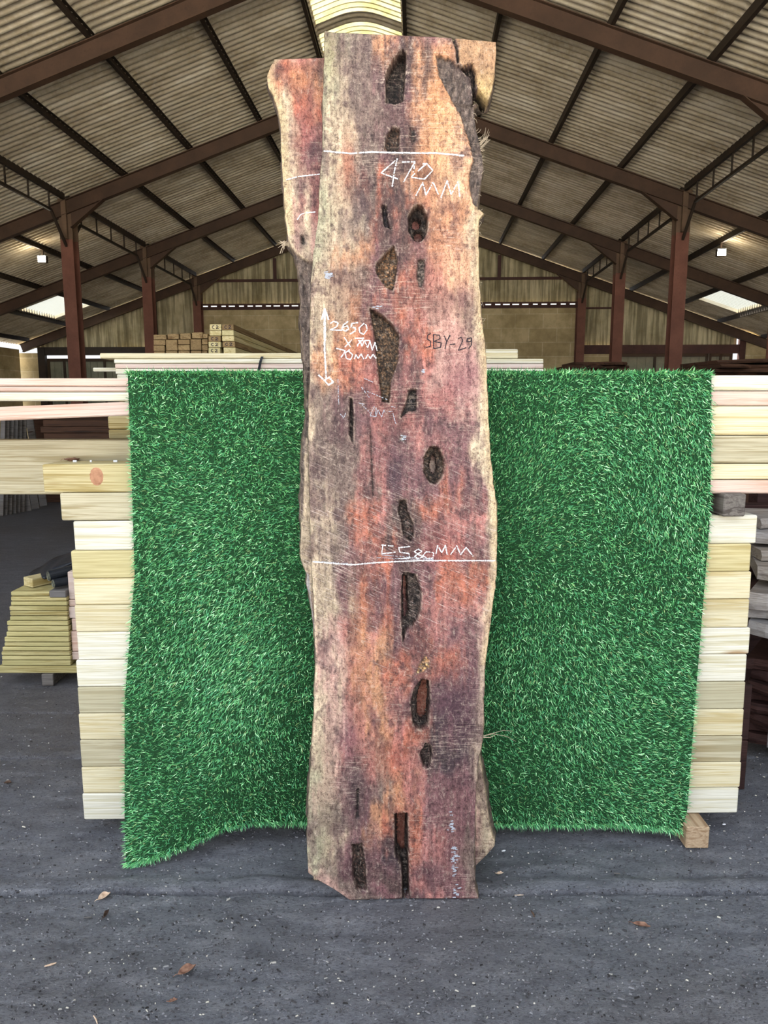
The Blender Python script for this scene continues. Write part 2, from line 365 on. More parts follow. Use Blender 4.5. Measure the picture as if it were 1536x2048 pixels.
# ---- roof: corrugated sheets row by row, with the skylight bays left out
PU = [.765, 2.17, 3.60, 4.97, 6.226, 7.78, 9.2, 10.6, 12.0]
pitch = .146; A = .032
ywave = np.arange(math.floor(YS/pitch)*pitch, FD+.28, pitch/14)
def prof(y):
    f = np.mod(np.asarray(y)/pitch+.5, 1)-.5
    return -.026+.010*np.cos(2*np.pi*f)+.10*np.exp(-(f/.205)**4)
LIFT = .16
skyl = [shroof(118, 623), shroof(1438, 602)]
def in_sky(sgn, row, y):
    for s in skyl:
        k = abs(s.x-RX)
        if (s.x-RX)*sgn > 0 and PU[row] <= k <= PU[row+1] and abs(y-s.y) < 1.0: return True
    return False
V = []; Q = []; SV = []
def ridge_z(x):                                      # rounded crown
    ax = abs(x); return RH+LIFT - (RT*ax if ax > .35 else RT*(.175 + ax*ax/.7))
for sgn in (-1, 1):
    for r in range(len(PU)-1):
        a, b = PU[r]-.06, PU[r+1]+.17
        if r == len(PU)-2: b = 12.55
        za, zb = RH-RT*a+LIFT-.006, RH-RT*b+LIFT+.004
        base = len(V)
        for k, y in enumerate(ywave):
            V.append((RX+sgn*a, y, za+prof(y))); V.append((RX+sgn*b, y, zb+prof(y)))
            if k:
                q = (base+2*k-2, base+2*k-1, base+2*k+1, base+2*k)
                if in_sky(sgn, r, y): SV.append((r, sgn, y)); continue
                Q.append(q if sgn < 0 else q[::-1])
RY = ywave
def ryd(py):
    a = ray(730, py); return (RH+LIFT-.1-CH)*(a[0]*math.sin(TH)+a[1]*math.cos(TH))/a[2]
gy = [(ryd(-60), ryd(26)), (ryd(52), ryd(98))]
rx = np.linspace(-.83, .83, 15); GV = []; GQ = []; 
for k, y in enumerate(RY):
    for x in rx: V.append((RX+x, y, ridge_z(x)+.02+prof(y)*.9))
nb = len(V)-len(RY)*len(rx)
for k in range(1, len(RY)):
    isg = any(g0 < RY[k] < g1 for g0, g1 in gy)
    for i in range(len(rx)-1):
        q = (nb+(k-1)*15+i, nb+k*15+i, nb+k*15+i+1, nb+(k-1)*15+i+1)
        (GQ if isg else Q).append(q)
def shedobj(o): o.rotation_euler = (0, 0, -TH); return struct(o)
ceil_ = shedobj(npmesh('ceiling', V, Q, M['roof']))
GVv = [V[i] for q in GQ for i in q]; shedobj(npmesh('window_1', [(x, y, z) for x, y, z in GVv], [(4*i, 4*i+1, 4*i+2, 4*i+3) for i in range(len(GQ))], M['grp']))
for wi, s in enumerate(skyl):
    sgn = 1 if s.x > RX else -1; k = abs(s.x-RX); r = max(i for i in range(len(PU)) if PU[i] <= k)
    a, b = PU[r], PU[r+1]+.02; V2 = []; Q2 = []
    yy = np.arange(s.y-1.06, s.y+1.06, pitch/8)
    for j, y in enumerate(yy):
        V2 += [(RX+sgn*a, y, RH-RT*a+LIFT+prof(y)), (RX+sgn*b, y, RH-RT*b+LIFT+prof(y))]
        if j: Q2.append((2*j-2, 2*j-1, 2*j+1, 2*j))
    shedobj(npmesh('window_%d' % (wi+2), V2, Q2, M['rooflight']))

# ---- steel portal frames
def iprof(w_, h_, t_, up, side):                      # I section profile
    u = Vector(up); s_ = Vector(side); pts = [(-w_/2, 0), (w_/2, 0), (w_/2, t_), (t_/2, t_), (t_/2, h_-t_), (w_/2, h_-t_), (w_/2, h_), (-w_/2, h_), (-w_/2, h_-t_), (-t_/2, h_-t_), (-t_/2, t_), (-w_/2, t_)]
    return [s_*x + u*y for x, y in pts]
ordn = ['first', 'second', 'third', 'fourth', 'fifth', 'sixth', 'seventh', 'eighth', 'ninth', 'tenth', 'eleventh', 'twelfth', 'thirteenth', 'fourteenth', 'fifteenth', 'sixteenth', 'seventeenth', 'eighteenth', 'nineteenth', 'twentieth']
where = {0: 'nearest visible frame', 1: 'second frame back', 2: 'third frame back', 3: 'farthest frame against the back wall'}
for i in range(0, 4):
    D = frame_d(i)
    for sgn, side in ((-1, 'left'), (1, 'right')):
        cx = RX+sgn*CW; zc = roofz(cx)
        ct = empty('steel_column', (cx, D, 0), True)
        tag(ct, 'red oxide steel column on the %s side, %s' % (side, where[i]), 'column', 'steel columns of the shed')
        MB().prism(iprof(.26, .26, .018, (0, 1, 0), (1, 0, 0)), (cx, D, 0), (cx, D, zc-.75)).build('shaft', M['steel'], ct, (cx, D, 0))
        m = MB().prism(iprof(.27, .26, .02, (0, 1, 0), (1, 0, 0)), (cx, D, zc-.75), (cx, D, zc+.05))
        m.box((cx-.05, D-.06, zc-.75), (cx+.05, D, zc)); m.build('head_bracket', M['bracket'], ct, (cx, D, 0))
        MB().box((cx-.18, D-.06, 0), (cx+.18, D+.32, .02)).build('base_plate', M['bracket'], ct, (cx, D, 0))
        if sgn == -1:
            ra = empty('portal_rafter', (RX, D, roofz(RX)), True)
            tag(ra, 'brown steel rafter rising to the ridge and down again, %s' % where[i], 'rafter', 'portal rafters of the shed')
        upv = Vector((sgn*RT, 0, 1)).normalized(); loc = (RX, D, roofz(RX))
        MB().prism(iprof(.13, .27, .014, -upv, (0, 1, 0)), (RX, D, RH), (RX+sgn*12.25, D, RH-RT*12.25)).build('rafter_beam', M['rafter'], ra, loc)
        zz = lambda x: RH-RT*x
        x1 = CW-.13; x0 = CW-.85
        tri = [(x0, zz(x0)-.28), (x1, zz(x1)-.28), (x1, zz(x1)-.58)]
        mh = MB(); vs = [(RX+sgn*x, D-.008+yy, z) for yy in (0, .016) for x, z in tri]; mh.add(vs, [(0, 1, 2), (5, 4, 3), (0, 3, 4, 1), (1, 4, 5, 2), (2, 5, 3, 0)])
        p0 = Vector((RX+sgn*x0, D, zz(x0)-.28)); p1 = Vector((RX+sgn*x1, D, zz(x1)-.58))
        mh.prism([(0, -.065, 0), (0, .065, 0), (0, .065, .014), (0, -.065, .014)], p0, p1); mh.build('haunch', M['rafter'], ra, loc)
# ---- purlins (one per line, each slope) and the lattice beams along the column lines
pk = 0
for sgn, side in ((-1, 'left'), (1, 'right')):
    for k, p in enumerate(PU):
        if k == 4: continue
        x = RX+sgn*p; z = RH-RT*p+.002
        o = MB().prism([(-.03, 0, 0), (.03, 0, 0), (.03, 0, .012), (-.018, 0, .012), (-.018, 0, .115), (.03, 0, .115), (.03, 0, .128), (-.03, 0, .128)], (x, YS+.05, z), (x, FD-.05, z)).build('roof_purlin', M['purlin'], None, (x, YS+.05, z), True)
        tag(o, 'dark steel purlin running back under the %s roof slope, %s down from the ridge' % (side, ordn[k if k < 4 else k-1]), 'purlin', 'roof purlins')
    for i in range(-1, 3):
        y0, y1 = frame_d(i)+.12, frame_d(i+1)-.02; x = RX+sgn*(CW+.0); z = RH-RT*CW+.02
        lb = empty('lattice_beam', (x, y0, z), True); L = (x, y0, z)
        tag(lb, 'dark steel lattice beam on the %s column line, %s' % (side, {-1: 'the bay nearest the viewer', 0: 'up to the nearest column', 1: 'between the nearest two columns in view', 2: 'last bay before the back wall'}[i]), 'lattice beam', 'lattice beams between columns')
        MB().box((x-.03, y0, z+.0), (x+.03, y1, z+.12)).build('top_chord', M['purlin'], lb, L)
        zb = z-.34
        m = MB(); pts = [(x, y0, z-.9), (x, y0+.55, zb), (x, y1-.55, zb), (x, y1, z-.9)]
        for a, b in zip(pts[:-1], pts[1:]): m.prism([(-.025, 0, -.025), (.025, 0, -.025), (.025, 0, .025), (-.025, 0, .025)], a, b)
        m.build('bottom_chord', M['purlin'], lb, L)
        for j in range(5):
            yy = y0+.6+(y1-y0-1.2)*j/4
            MB().box((x-.012, yy-.015, zb), (x+.012, yy+.015, z+.01)).build('web_bar', M['purlin'], lb, L)

# ---- flood lamps on the purlins
for px, py, side in ((108, 513, 'left'), (1408, 494, 'right')):
    sgn = -1 if side == 'left' else 1
    x = RX+sgn*PU[5]; D = 17.0; z = RH-RT*PU[5]
    p = shd(px, py, D); L = (x, D, z)
    t = empty('flood_lamp', L, True); tag(t, 'small bright flood lamp hung under the roof on the %s side' % side, 'lamp', 'flood lamps under the roof')
    MB().box((x-.02, D-.02, z-.12), (x+.02, D+.02, z)).build('bracket', M['purlin'], t, L)
    MB().box((x-.10, D-.06, z-.28), (x+.10, D+.04, z-.12), .01).build('housing', M['purlin'], t, L)
    MB().box((x-.09, D-.068, z-.27), (x+.09, D-.061, z-.13)).build('lamp_glass', M['lampglass'], t, L)
    lw = Rz((x, D-.15, z-.25)); light('flood_lamp_light', 'POINT', lw, (0, 0, 0), 14, (1, .85, .62), shadow_soft_size=.1)

# ---- back wall
def sx(px, py=700): return shd(px, py, FD).x
def sz(px, py): return shd(px, py, FD).z
def vsheet(name, x0, x1, zb, ztop, y=FD+.12):
    xs_ = np.arange(x0, x1, pitch/8); V = []; Q = []
    for k, x in enumerate(xs_):
        yy = y+.02*math.sin(2*math.pi*x/pitch); V += [(x, yy, zb), (x, yy, ztop(x))]
        if k: Q.append((2*k-2, 2*k, 2*k+1, 2*k-1))
    return V, Q
zt = lambda x: roofz(x)+LIFT-.16
zC = (sz(500, 611)+sz(1080, 604))/2; zS = (sz(240, 698)+sz(1300, 688))/2
cl, crr = RX-CW, RX+CW
V = []; Q = []
for a, b, zb in ((XL+.1, cl, zS), (cl, crr, zC), (crr, XR-1.0, zS)):
    v2, q2 = vsheet('', a, b, zb, zt); Q += [tuple(i+len(V) for i in q) for q in q2]; V += v2
shedobj(npmesh('wall_back', V, Q, M['wallsheet']))
m = MB(); m.box((cl, FD+.05, 0), (crr, FD+.27, zC-.055))
xr1 = sx(1228); m.box((crr, FD+.05, 0), (xr1, FD+.27, zS-.13))
m.box((sx(1488), FD+.05, 0), (XR, FD+.27, sz(1500, 672)))
m.box((sx(0), FD+.05, 0), (sx(82), FD+.27, sz(60, 706)))
m.box((sx(232), FD+.05, 0), (cl, FD+.27, zS-.13))
struct(m.build('wall_back', M['block'], None, (0, 0, 0), True))
# rails and lintels on the back wall
def rail(x0, x1, z0, z1, mat='darkrail', y0=FD-.03, y1=FD+.05):
    return MB().box((x0, y0, z0), (x1, y1, z1))
m = rail(cl, crr, zC-.16, zC-.075); struct(m.build('trim_1', M['darkrail'], None, (0, 0, 0), True))
m = rail(cl, crr, zC-.02, zC+.03)
k_ = 0
xx_ = cl
while xx_ < crr: m.box((xx_, FD-.02, zC-.08), (xx_+.07+.1*random.random(), FD+.05, zC-.01)); xx_ += .3
zr = (sz(480, 563)+sz(1050, 555))/2; m.box((cl, FD-.03, zr-.04), (crr, FD+.05, zr+.04))
for px in (553, 995): m.box((sx(px)-.05, FD-.03, zr+.04), (sx(px)+.05, FD+.05, roofz(sx(px))-.28))
struct(m.build('trim_2', M['darkrail'], None, (0, 0, 0), True))
m = rail(crr, sx(1488), zS-.26, zS+.02); m.box((sx(1478), FD-.05, 0), (sx(1490), FD+.1, sz(1490, 668))); m.box((crr, FD-.03, zC-.2), (crr+1.2, FD+.03, zC-.15))
struct(m.build('trim_3', M['darkrail'], None, (0, 0, 0), True))
m = rail(sx(76), cl, zS-.25, zS+.02); m.box((sx(76), FD-.05, 0), (sx(90), FD+.1, zS)); m.box((sx(305), FD-.05, 0), (sx(315), FD+.1, zr-.3))
struct(m.build('trim_4', M['purlin'], None, (0, 0, 0), True))
def door(name, x0, x1, z1, nb):
    L = ((x0+x1)/2, FD+.35, 0); o = MB().box((x0, FD+.34, .02), (x1, FD+.38, z1))
    wv = (x1-x0)/nb
    for k in range(nb): o.box((x0+k*wv+.01, FD+.325, .04), (x0+(k+1)*wv-.01, FD+.34, z1-.02))
    o = struct(o.build(name, M['door'], None, L, True))
    fr = MB()
    for xx in (x0, x1-.08, (x0+x1)/2-.04): fr.box((xx, FD+.29, .02), (xx+.08, FD+.324, z1))
    fr.box((x0, FD+.29, z1-.1), (x1, FD+.324, z1)); fr.build('door_frame', M['purlin'], o, L)
zd = sz(1300, 706)
door('door_1', sx(1228)-.3, sx(1425), zd, 12); door('door_2', sx(1425)+.02, sx(1474), zd, 3)
door('door_3', sx(84), sx(152), sz(120, 716), 5); door('door_4', sx(156), sx(232)+.2, sz(120, 716), 6)
# side walls
struct(MB().box((XL-.2, YS, 0), (XL, FD-.25, roofz(XL)-.15)).build('wall_left', M['block'], None, (0, 0, 0), True))
struct(MB().box((XR, YS, 0), (XR+.2, FD+.27, roofz(XR)-.15)).build('wall_right', M['block'], None, (0, 0, 0), True))

# ================================================================== TIMBER
def beam(name, P0, P1, h, dep, mat, label, cat, group=None, bev=.004, parent=None, h1=None):
    """box from left-bottom-front P0 to right-bottom-front P1, height h, depth dep behind the face; long axis local X"""
    P0 = Vector(P0); P1 = Vector(P1); d = P1-P0; L = d.length; x = d.normalized(); y = Vector((0, 0, 1)).cross(x).normalized(); z = x.cross(y)
    m = MB().box((-L/2, 0, 0), (L/2, dep, h), bev)
    if h1 is not None: m.v = [(a, b, c_+(h1-h)*(a+L/2)/L if c_ > h/2 else c_) for a, b, c_ in m.v]
    o = m.build(name, mat); c = (P0+P1)/2
    o.matrix_world = Matrix((( x.x, y.x, z.x, c.x), (x.y, y.y, z.y, c.y), (x.z, y.z, z.z, c.z), (0, 0, 0, 1)))
    return tag(o, label, cat, group)
FS = 2.40
rows = [  # left x, ytop_l, ybot_l, right x, ytop_r, ybot_r, material  (bottom row last)
 (150, 1042, 1101, 1512, 1030, 1087, 'pine_white'), (145, 1101, 1157, 1500, 1087, 1143, 'pine_yellow'), (150, 1157, 1210, 1500, 1143, 1198, 'pine'),
 (152, 1210, 1264, 1496, 1198, 1255, 'pine'), (157, 1264, 1320, 1498, 1255, 1308, 'pine_white'), (155, 1320, 1374, 1491, 1308, 1363, 'pine_white'),
 (158, 1374, 1427, 1488, 1363, 1418, 'pine_grey'), (160, 1427, 1480, 1485, 1418, 1472, 'pine'), (163, 1480, 1534, 1482, 1472, 1524, 'pine_grey'),
 (166, 1534, 1587, 1480, 1524, 1575, 'pine'), (168, 1587, 1640, 1475, 1575, 1626, 'pine_white')]
sm_ = [(atd(160, r_[2], FS), atd(1487, r_[5], FS)) for r_ in rows[::-1]] + [(atd(160, rows[0][1], FS), atd(1487, rows[0][4], FS))]
def seamz(k, x): a, b = sm_[k]; return a.z+(b.z-a.z)*(x-a.x)/(b.x-a.x)
for k, (xl, yt, yb, xr, rt, rb, mt) in enumerate(rows[::-1]):
    P0 = atd(xl, yb, FS); P1 = atd(xr, rb, FS); P0.z = seamz(k, P0.x); P1.z = seamz(k, P1.x); h = seamz(k+1, P0.x)-P0.z-.0015; h1 = seamz(k+1, P1.x)-P1.z-.0015
    beam('timber_sleeper', P0, P1, h, .20, M[mt], 'pale sawn timber sleeper in the stack behind the green mat, %s up from the floor' % ordn[k], 'timber sleeper', 'sleepers stacked behind the green mat', h1=h1)
SLtop = atd(150, 1042, FS).z
P0 = atd(123, 1041.0, FS); h = atd(123, 986, FS).z-P0.z-.001
beam('timber_sleeper', P0, P0+Vector((.78, 0, .006)), h, .15, M['pine_grey'], 'greyish sawn sleeper jutting left of the green mat, second from top of the stack', 'timber sleeper', 'sleepers stacked behind the green mat')
P0 = atd(88, 985.5, FS); h = atd(88, 929, FS).z-P0.z
s13 = beam('timber_sleeper', P0, P0+Vector((.84, 0, .006)), h, .15, M['pine_yellow'], 'yellowish sleeper with a round orange knot jutting out left of the mat, topmost', 'timber sleeper', 'sleepers stacked behind the green mat')
kx, ky = atd(193, 953, FS-.0008), .022
m = MB(); seg = 28
ring = lambda r, y: [(kx.x+math.cos(2*math.pi*i/seg)*r*(1+.06*math.sin(3*i)), y, kx.z+math.sin(2*math.pi*i/seg)*r*1.35) for i in range(seg)]
m.add(ring(.017, FS-.0012)+ring(.023, FS+.0), [tuple(range(seg))]+[(i, seg+i, seg+(i+1) % seg, (i+1) % seg) for i in range(seg)])
nk = NT('knot', .6, .2); a = nk.noise(nk.coord(rnd=False), 60, 4); nk.out(nk.ramp(a, [(.3, lin(150, 106, 80)), (.7, lin(184, 138, 108))]))
kob = m.build('knot', nk.m, None, (0, 0, 0)); kob.parent = s13; kob.matrix_parent_inverse = s13.matrix_world.inverted(); kob['label'] = 'round orange knot'
TOPZ = atd(88, 929, FS).z
# bearers under the stack
pb = atz(1371, 1697); pe = atz(1417, 1697)
for (x0, x1, y0, lab) in ((pb.x, pe.x, pb.y, 'short square timber bearer sticking out on the floor under the stack, right end'), (-.72, -.64, 2.42, 'square timber bearer under the left end of the stack behind the mat')):
    zt_ = atd(1475 if x0 > 0 else 168, 1626 if x0 > 0 else 1640, FS).z-.004
    o = MB().box((0, 0, 0), (.62, x1-x0, zt_), .003).build('timber_bearer', M['tan']); o.matrix_world = Matrix.Translation((x1, y0, 0)) @ Matrix.Rotation(math.pi/2, 4, 'Z')
    tag(o, lab, 'bearer')
# block under the right-hand timbers
b0 = atd(1446, 1032, FS-.035); b1 = atd(1490, 1032, FS-.035); zr2 = atd(1500, 1030, FS).z
ztp = atd(1446, 988, FS-.035).z
o = MB().box((0, 0, 0), (.24, b1.x-b0.x, ztp-zr2), .004).build('timber_block', M['wood_weathered']); o.matrix_world = Matrix.Translation((b1.x, FS-.035, zr2)) @ Matrix.Rotation(math.pi/2, 4, 'Z')
tag(o, 'dark weathered square block between the sleepers and the long timbers, right of the mat', 'timber block')
o = MB().box((0, 0, 0), (.22, .1, ztp-zr2-.003), .004).build('timber_block', M['wood_weathered']); o.matrix_world = Matrix.Translation((.5, FS+.01, zr2-.005)) @ Matrix.Rotation(math.pi/2, 4, 'Z')
tag(o, 'hidden weathered spacer block behind the green mat near the tall slab', 'timber block')
# long timbers, right
RXE = 2.6
for yt, yb, mt, lab in ((960, 987, 'pine_pink', 'thin pinkish board on the dark block, lowest long timber right of the mat'),
        (927, 959, 'pine', 'thin pale yellow timber just above the lowest pinkish board right of the mat'), (871, 926, 'pine_grey', 'greyish brown thick sawn beam, middle of the long timbers right of the mat'),
        (812, 870, 'pine', 'thick pale yellow sawn beam under the pinkish boards right of the mat'), (782, 811, 'pine_pink', 'pinkish board second from top right of the mat'),
        (750, 781, 'pine_white', 'whitish board topmost right of the mat')):
    z0 = atd(1480, yb, FS).z; z1 = atd(1480, yt, FS).z
    beam('long_timber', (.28, FS, z0), (RXE, FS, z0), z1-z0-.001, .20, M[mt], lab, 'timber', 'long timbers on top of the stack')
# long timbers, left
for yt, yb, ybl, mt, lab in ((803, 831, 841, 'pine_pink', 'rough pinkish board bridging the dark gap left of the mat'), (784, 802, 802, 'pine_white', 'white planed board directly over the rough pinkish board left of the mat'),
        (773, 783.5, 783.5, 'pine_pink', 'thin pinkish board second from top left of the mat'), (756, 772.5, 772.5, 'pine_pink', 'wide pale pinkish board topmost left of the mat')):
    z0 = atd(250, yb, FS+.02).z; z1 = atd(250, yt, FS+.02).z; zl = atd(0, ybl, FS+.02).z if ybl != yb else z0
    sl = (z0-zl)/(atd(250, 800, FS).x-atd(0, 800, FS).x)
    xa, xb = -2.4, (-.78 if ybl != yb else .24)
    xm = atd(250, 800, FS).x
    beam('long_timber', (xa, FS+.02, z0-sl*(xm-xa)), (xb, FS+.02, z0+sl*(xb-xm)), z1-z0-.001, .16, M[mt], lab, 'timber', 'long timbers on top of the stack')
# wide beam on the left, behind the two top sleepers
dB = FS+.16; z0 = atd(100, 989, dB).z; z1 = atd(100, 880, dB).z
beam('long_timber', (-2.6, dB, z0), (-.35, dB, z0), z1-z0, .1, M['pine_grey'], 'wide greenish grey beam on edge behind the two jutting sleepers at left', 'timber', 'long timbers on top of the stack')
dB = FS+.32
for j, (yt, yb, mt) in enumerate(((832, 858, 'pine_yellow'), (858.5, 878, 'pine_yellow'))):
    z0 = atd(216, yb, dB).z; z1 = atd(216, yt, dB).z; xx = atd(216, 850, dB).x
    beam('timber_end', (xx, dB, z0), (xx+.9, dB, z0), z1-z0-.001, .14, M[mt], ['stubby yellow timber end under the pinkish board, upper of two beside the mat', 'stubby brownish timber end over the wide grey beam, lower of two beside the mat'][j], 'timber')
# a pair of bearers carrying those behind
z0 = atd(216, 878, dB).z
MBs = tag(MB().box((-.60, dB+.02, 0), (-.50, dB+.12, z0-.002), .004).build('timber_post', M['pine'], None, (-.67, dB+.07, 0)), 'upright timber prop hidden behind the green mat', 'timber post')

# things on top of the jutting sleeper: dry leaf and three chalk stubs
def leaf(name, c, ang, L, W, curl, mat, label, group=None, lift=0.0, curlx=0.0):
    nL, nW = 14, 8; vs = []; fs = []
    for i in range(nL+1):
        u = i/nL; wv = W*math.sin(math.pi*min(1, u*1.02))**.7*(1-.35*u)
        for j in range(nW+1):
            t = -1+2*j/nW; wob = 1+.18*math.sin(9*u+3*t)
            vs.append((L*(u-.5), wv*t*wob*.5, curl*(abs(t)**1.6)*math.sin(math.pi*u) + curlx*(2*u-1)**2 + .0015*math.sin(13*u+5*t)))
    for i in range(nL):
        for j in range(nW): a = i*(nW+1)+j; fs.append((a, a+nW+1, a+nW+2, a+1))
    zmin = min(v[2] for v in vs); vs = [(x, y, z-zmin) for x, y, z in vs]
    m = MB().add(vs, fs); root = empty(name, (c[0], c[1], c[2]+lift)); root.rotation_euler = (0, 0, ang)
    o = m.build('blade', mat, root, smooth=True); so = o.modifiers.new('s', 'SOLIDIFY'); so.thickness = .0006
    MB().tube([(-L*.5, 0, curlx-zmin), (-L*.62, .001, curlx-zmin+.001), (-L*.75, .004, .002)], [.0012, .0009, .0007], 6).build('stalk', mat, root)
    return tag(root, label, 'leaf', group)
c = atz(135, 923, TOPZ); leaf('dry_leaf', (c.x+.012, c.y+.01, TOPZ), .35, .05, .03, .012, M['leaf'], 'curled dry brown leaf lying on the topmost jutting sleeper', curlx=.008)
c2 = atz(185, 922, TOPZ); tag(MB().tube([(c2.x-.04, c2.y+.02, TOPZ+.002), (c2.x, c2.y+.028, TOPZ+.005), (c2.x+.05, c2.y+.05, TOPZ+.009)], [.003, .002, .0012], 6).build('dry_stalk', M['leaf_dark'], None, (c2.x, c2.y, TOPZ)), 'thin dark dry stalk beside the leaf on the topmost jutting sleeper', 'stalk')
for px, ln, lab in ((150, .012, 'short white chalk stub on the jutting sleeper, left of three, by the leaf'), (182, .006, 'smallest round chalk crumb on the jutting sleeper, middle of three'), (231, .013, 'white chalk stub on the jutting sleeper, right of three, nearest the mat')):
    c = atz(px, 925, TOPZ)
    o = MB().tube([(c.x-ln/2, c.y, TOPZ+.0042), (c.x+ln/2, c.y+.001, TOPZ+.0042)], .0042, 10).build('chalk_stub', M['chalk'], None, (c.x, c.y, TOPZ)); tag(o, lab, 'chalk', 'chalk stubs on the sleeper')

# ---- far stack of pale planks (about 4 m away)
dF = 3.95
P = [(200, 606, 706, 717, 'pine'), (228, 1087, 717.5, 727, 'pine_white'), (230, 1087, 727.5, 737, 'pine_pink'), (231, 1087, 737.5, 748, 'pine_white'), (234, 1087, 748.5, 760, 'pine_white')]
P[0] = (200, 1036, 706, 717, 'pine')
names = ['top', 'second from top', 'third from top', 'fourth from top', 'fifth from top']
for k, (xl, xr, yt, yb, mt) in enumerate(P):
    z0 = atd(600, yb, dF).z; z1 = atd(600, yt, dF).z
    if k == 0:
        # top course: two boards side by side
        pass
    beam('plank', (atd(xl, yb, dF).x, dF, z0), (atd(xr, yb, dF).x, dF, z0), z1-z0-.001, .14, M[mt], 'long pale planed plank behind and above the green mat, %s of its stack' % names[k], 'plank', 'pale planks stacked beyond the mat')
zt1 = atd(600, 706, dF).z
o = beam('plank', (atd(985, 700, dF+.02).x-.5, dF+.02, zt1), (atd(1036, 700, dF+.02).x, dF+.02, zt1), .022, .11, M['pine_white'], 'short white plank end lying on the pale stack right of the tall slab', 'plank')
a = atd(168, 741, dF); b = atd(231, 741, dF); z1 = atd(168, 733, dF).z
beam('plank', (a.x, dF+.12, a.z), (b.x+.3, dF+.12, a.z), z1-a.z, .02, M['pine_white'], 'thin bright white strip poking out left of the pale plank stack', 'strip')
m = MB(); zz0 = atd(600, 760, dF).z
for k in range(17):
    zt_ = .08+k*(zz0-.08)/17; m.box((-1.42+.01*(k % 3), dF, zt_), (.86-.01*(k % 2), dF+.9, zt_+(zz0-.08)/17-.004), .003)
m.box((-1.1, dF, 0), (-1.0, dF+.9, .08)); m.box((.5, dF, 0), (.6, dF+.9, .08))
tag(m.build('timber_pack', M['pine'], None, (-.3, dF+.4, 0)), 'large pack of pale timber carrying the planks behind the green mat', 'timber pack')
s0 = atd(524, 713, dF-.004); s1 = atd(521, 722, dF-.02); s2 = atd(516, 746, dF-.006)
o = MB().prism([(-.006, 0, 0), (.008, 0, 0), (.008, -.001, 0), (-.006, -.001, 0)], s2, s1).prism([(-.006, 0, 0), (.008, 0, 0), (.008, -.001, 0), (-.006, -.001, 0)], s1, s0).build('packing_strap', M['black'], None, tuple(s0)); tag(o, 'loose black plastic strap curling over the pale planks left of the slab', 'strap')

# ---- square posts stacked with their ends to the viewer
dP = 6.2
def post(x, z, w_, h_, d0, L, mat, label, mark=None):
    o = MB().box((0, 0, 0), (L, w_, h_), .003).build('timber_post', mat); o.matrix_world = Matrix.Translation((x+w_, d0, z)) @ Matrix.Rotation(math.pi/2-TH*1.0, 4, 'Z')
    tag(o, label, 'timber post', 'posts stacked beyond the planks')
    if mark:
        m = MB()
        for st in mark:
            for (a0, b0), (a1, b1) in zip(st[:-1], st[1:]):
                p0 = Vector((0, w_-a0*w_, b0*h_)); p1 = Vector((0, w_-a1*w_, b1*h_)); dd = (p1-p0).normalized(); nn = Vector((0, -dd.z, dd.y))*.003
                m.add([p0-nn+Vector((-.001, 0, 0)), p0+nn+Vector((-.001, 0, 0)), p1+nn+Vector((-.001, 0, 0)), p1-nn+Vector((-.001, 0, 0))], [(0, 1, 2, 3)])
        k = m.build('end_mark', M['ink'], None); k.parent = o; k['label'] = 'dark hand-written mark C2'
    return o
C2 = [[(.42, .7), (.3, .75), (.22, .5), (.3, .25), (.42, .3)], [(.55, .68), (.66, .76), (.76, .62), (.56, .25), (.8, .27)]]
S = 1425/1425
tall = [(419, 443, 648, 660), (444, 468, 648, 660), (419, 443, 660.5, 671), (444, 468, 660, 671), (417, 442, 671.5, 683), (444, 469, 671.5, 682), (417, 442, 683, 694.5), (445, 471, 682.5, 694), (417, 441, 695, 707), (447, 472, 694.5, 707)]
rowsn = ['top', 'second', 'third', 'fourth', 'fifth']
for k, (xa, xb, yt, yb) in enumerate(tall):
    p = atd(xa, yb, dP); q = atd(xb, yt, dP)
    post(p.x, p.z, q.x-p.x-.004, q.z-p.z-.002, dP, 3.6, M['wood_brown'] if k % 3 == 1 else M['pine_yellow'], 'square timber post end in the tall end-on stack, %s course, %s column' % (rowsn[k//2], 'left' if k % 2 == 0 else 'right'), C2 if k in (0, 1, 4, 6, 7, 8) else None)
low = [(307, 333, 669, 679), (335, 358, 667, 678), (360, 382, 666, 678), (384, 406, 664, 677), (406, 416, 667, 677),
       (307, 331, 679.5, 690), (332, 355, 679, 701), (356, 380, 678.5, 689), (381, 403, 678, 700), (404, 416, 678, 689),
       (307, 330, 690.5, 702), (356, 380, 689.5, 701), (404, 416, 689.5, 701),
       (308, 330, 702.5, 712), (332, 355, 701.5, 712), (357, 380, 701.5, 712), (382, 403, 700.5, 712), (404, 415, 701.5, 712)]
seen = {}
for k, (xa, xb, yt, yb) in enumerate(low):
    p = atd(xa, yb, dP+.25); q = atd(xb, yt, dP+.25)
    r_ = 0 if k < 5 else 1 if k < 10 else 2 if k < 13 else 3
    col_ = 'first' if xa < 320 else 'second' if xa < 350 else 'third' if xa < 370 else 'fourth' if xa < 400 else 'fifth'
    post(p.x, p.z, q.x-p.x-.004, q.z-p.z-.002, dP+.25, 3.2, M['wood_brown'], 'brown square post end in the low end-on stack, %s course, %s from left' % (rowsn[r_], col_))
m = MB(); zb = atd(440, 707, dP).z; p = atd(417, 707, dP); p.x += .02
for k in range(14):
    zz_ = .1+k*(zb-.1-.01)/14
    for j in range(2): m.box((p.x+.01+j*.108, dP+.02, zz_), (p.x+.11+j*.108, dP+3.4, zz_+(zb-.1)/14-.004), .003)
m.box((p.x, dP+.5, 0), (p.x+.22, dP+.6, .1)); m.box((p.x, dP+2.8, 0), (p.x+.22, dP+2.9, .1))
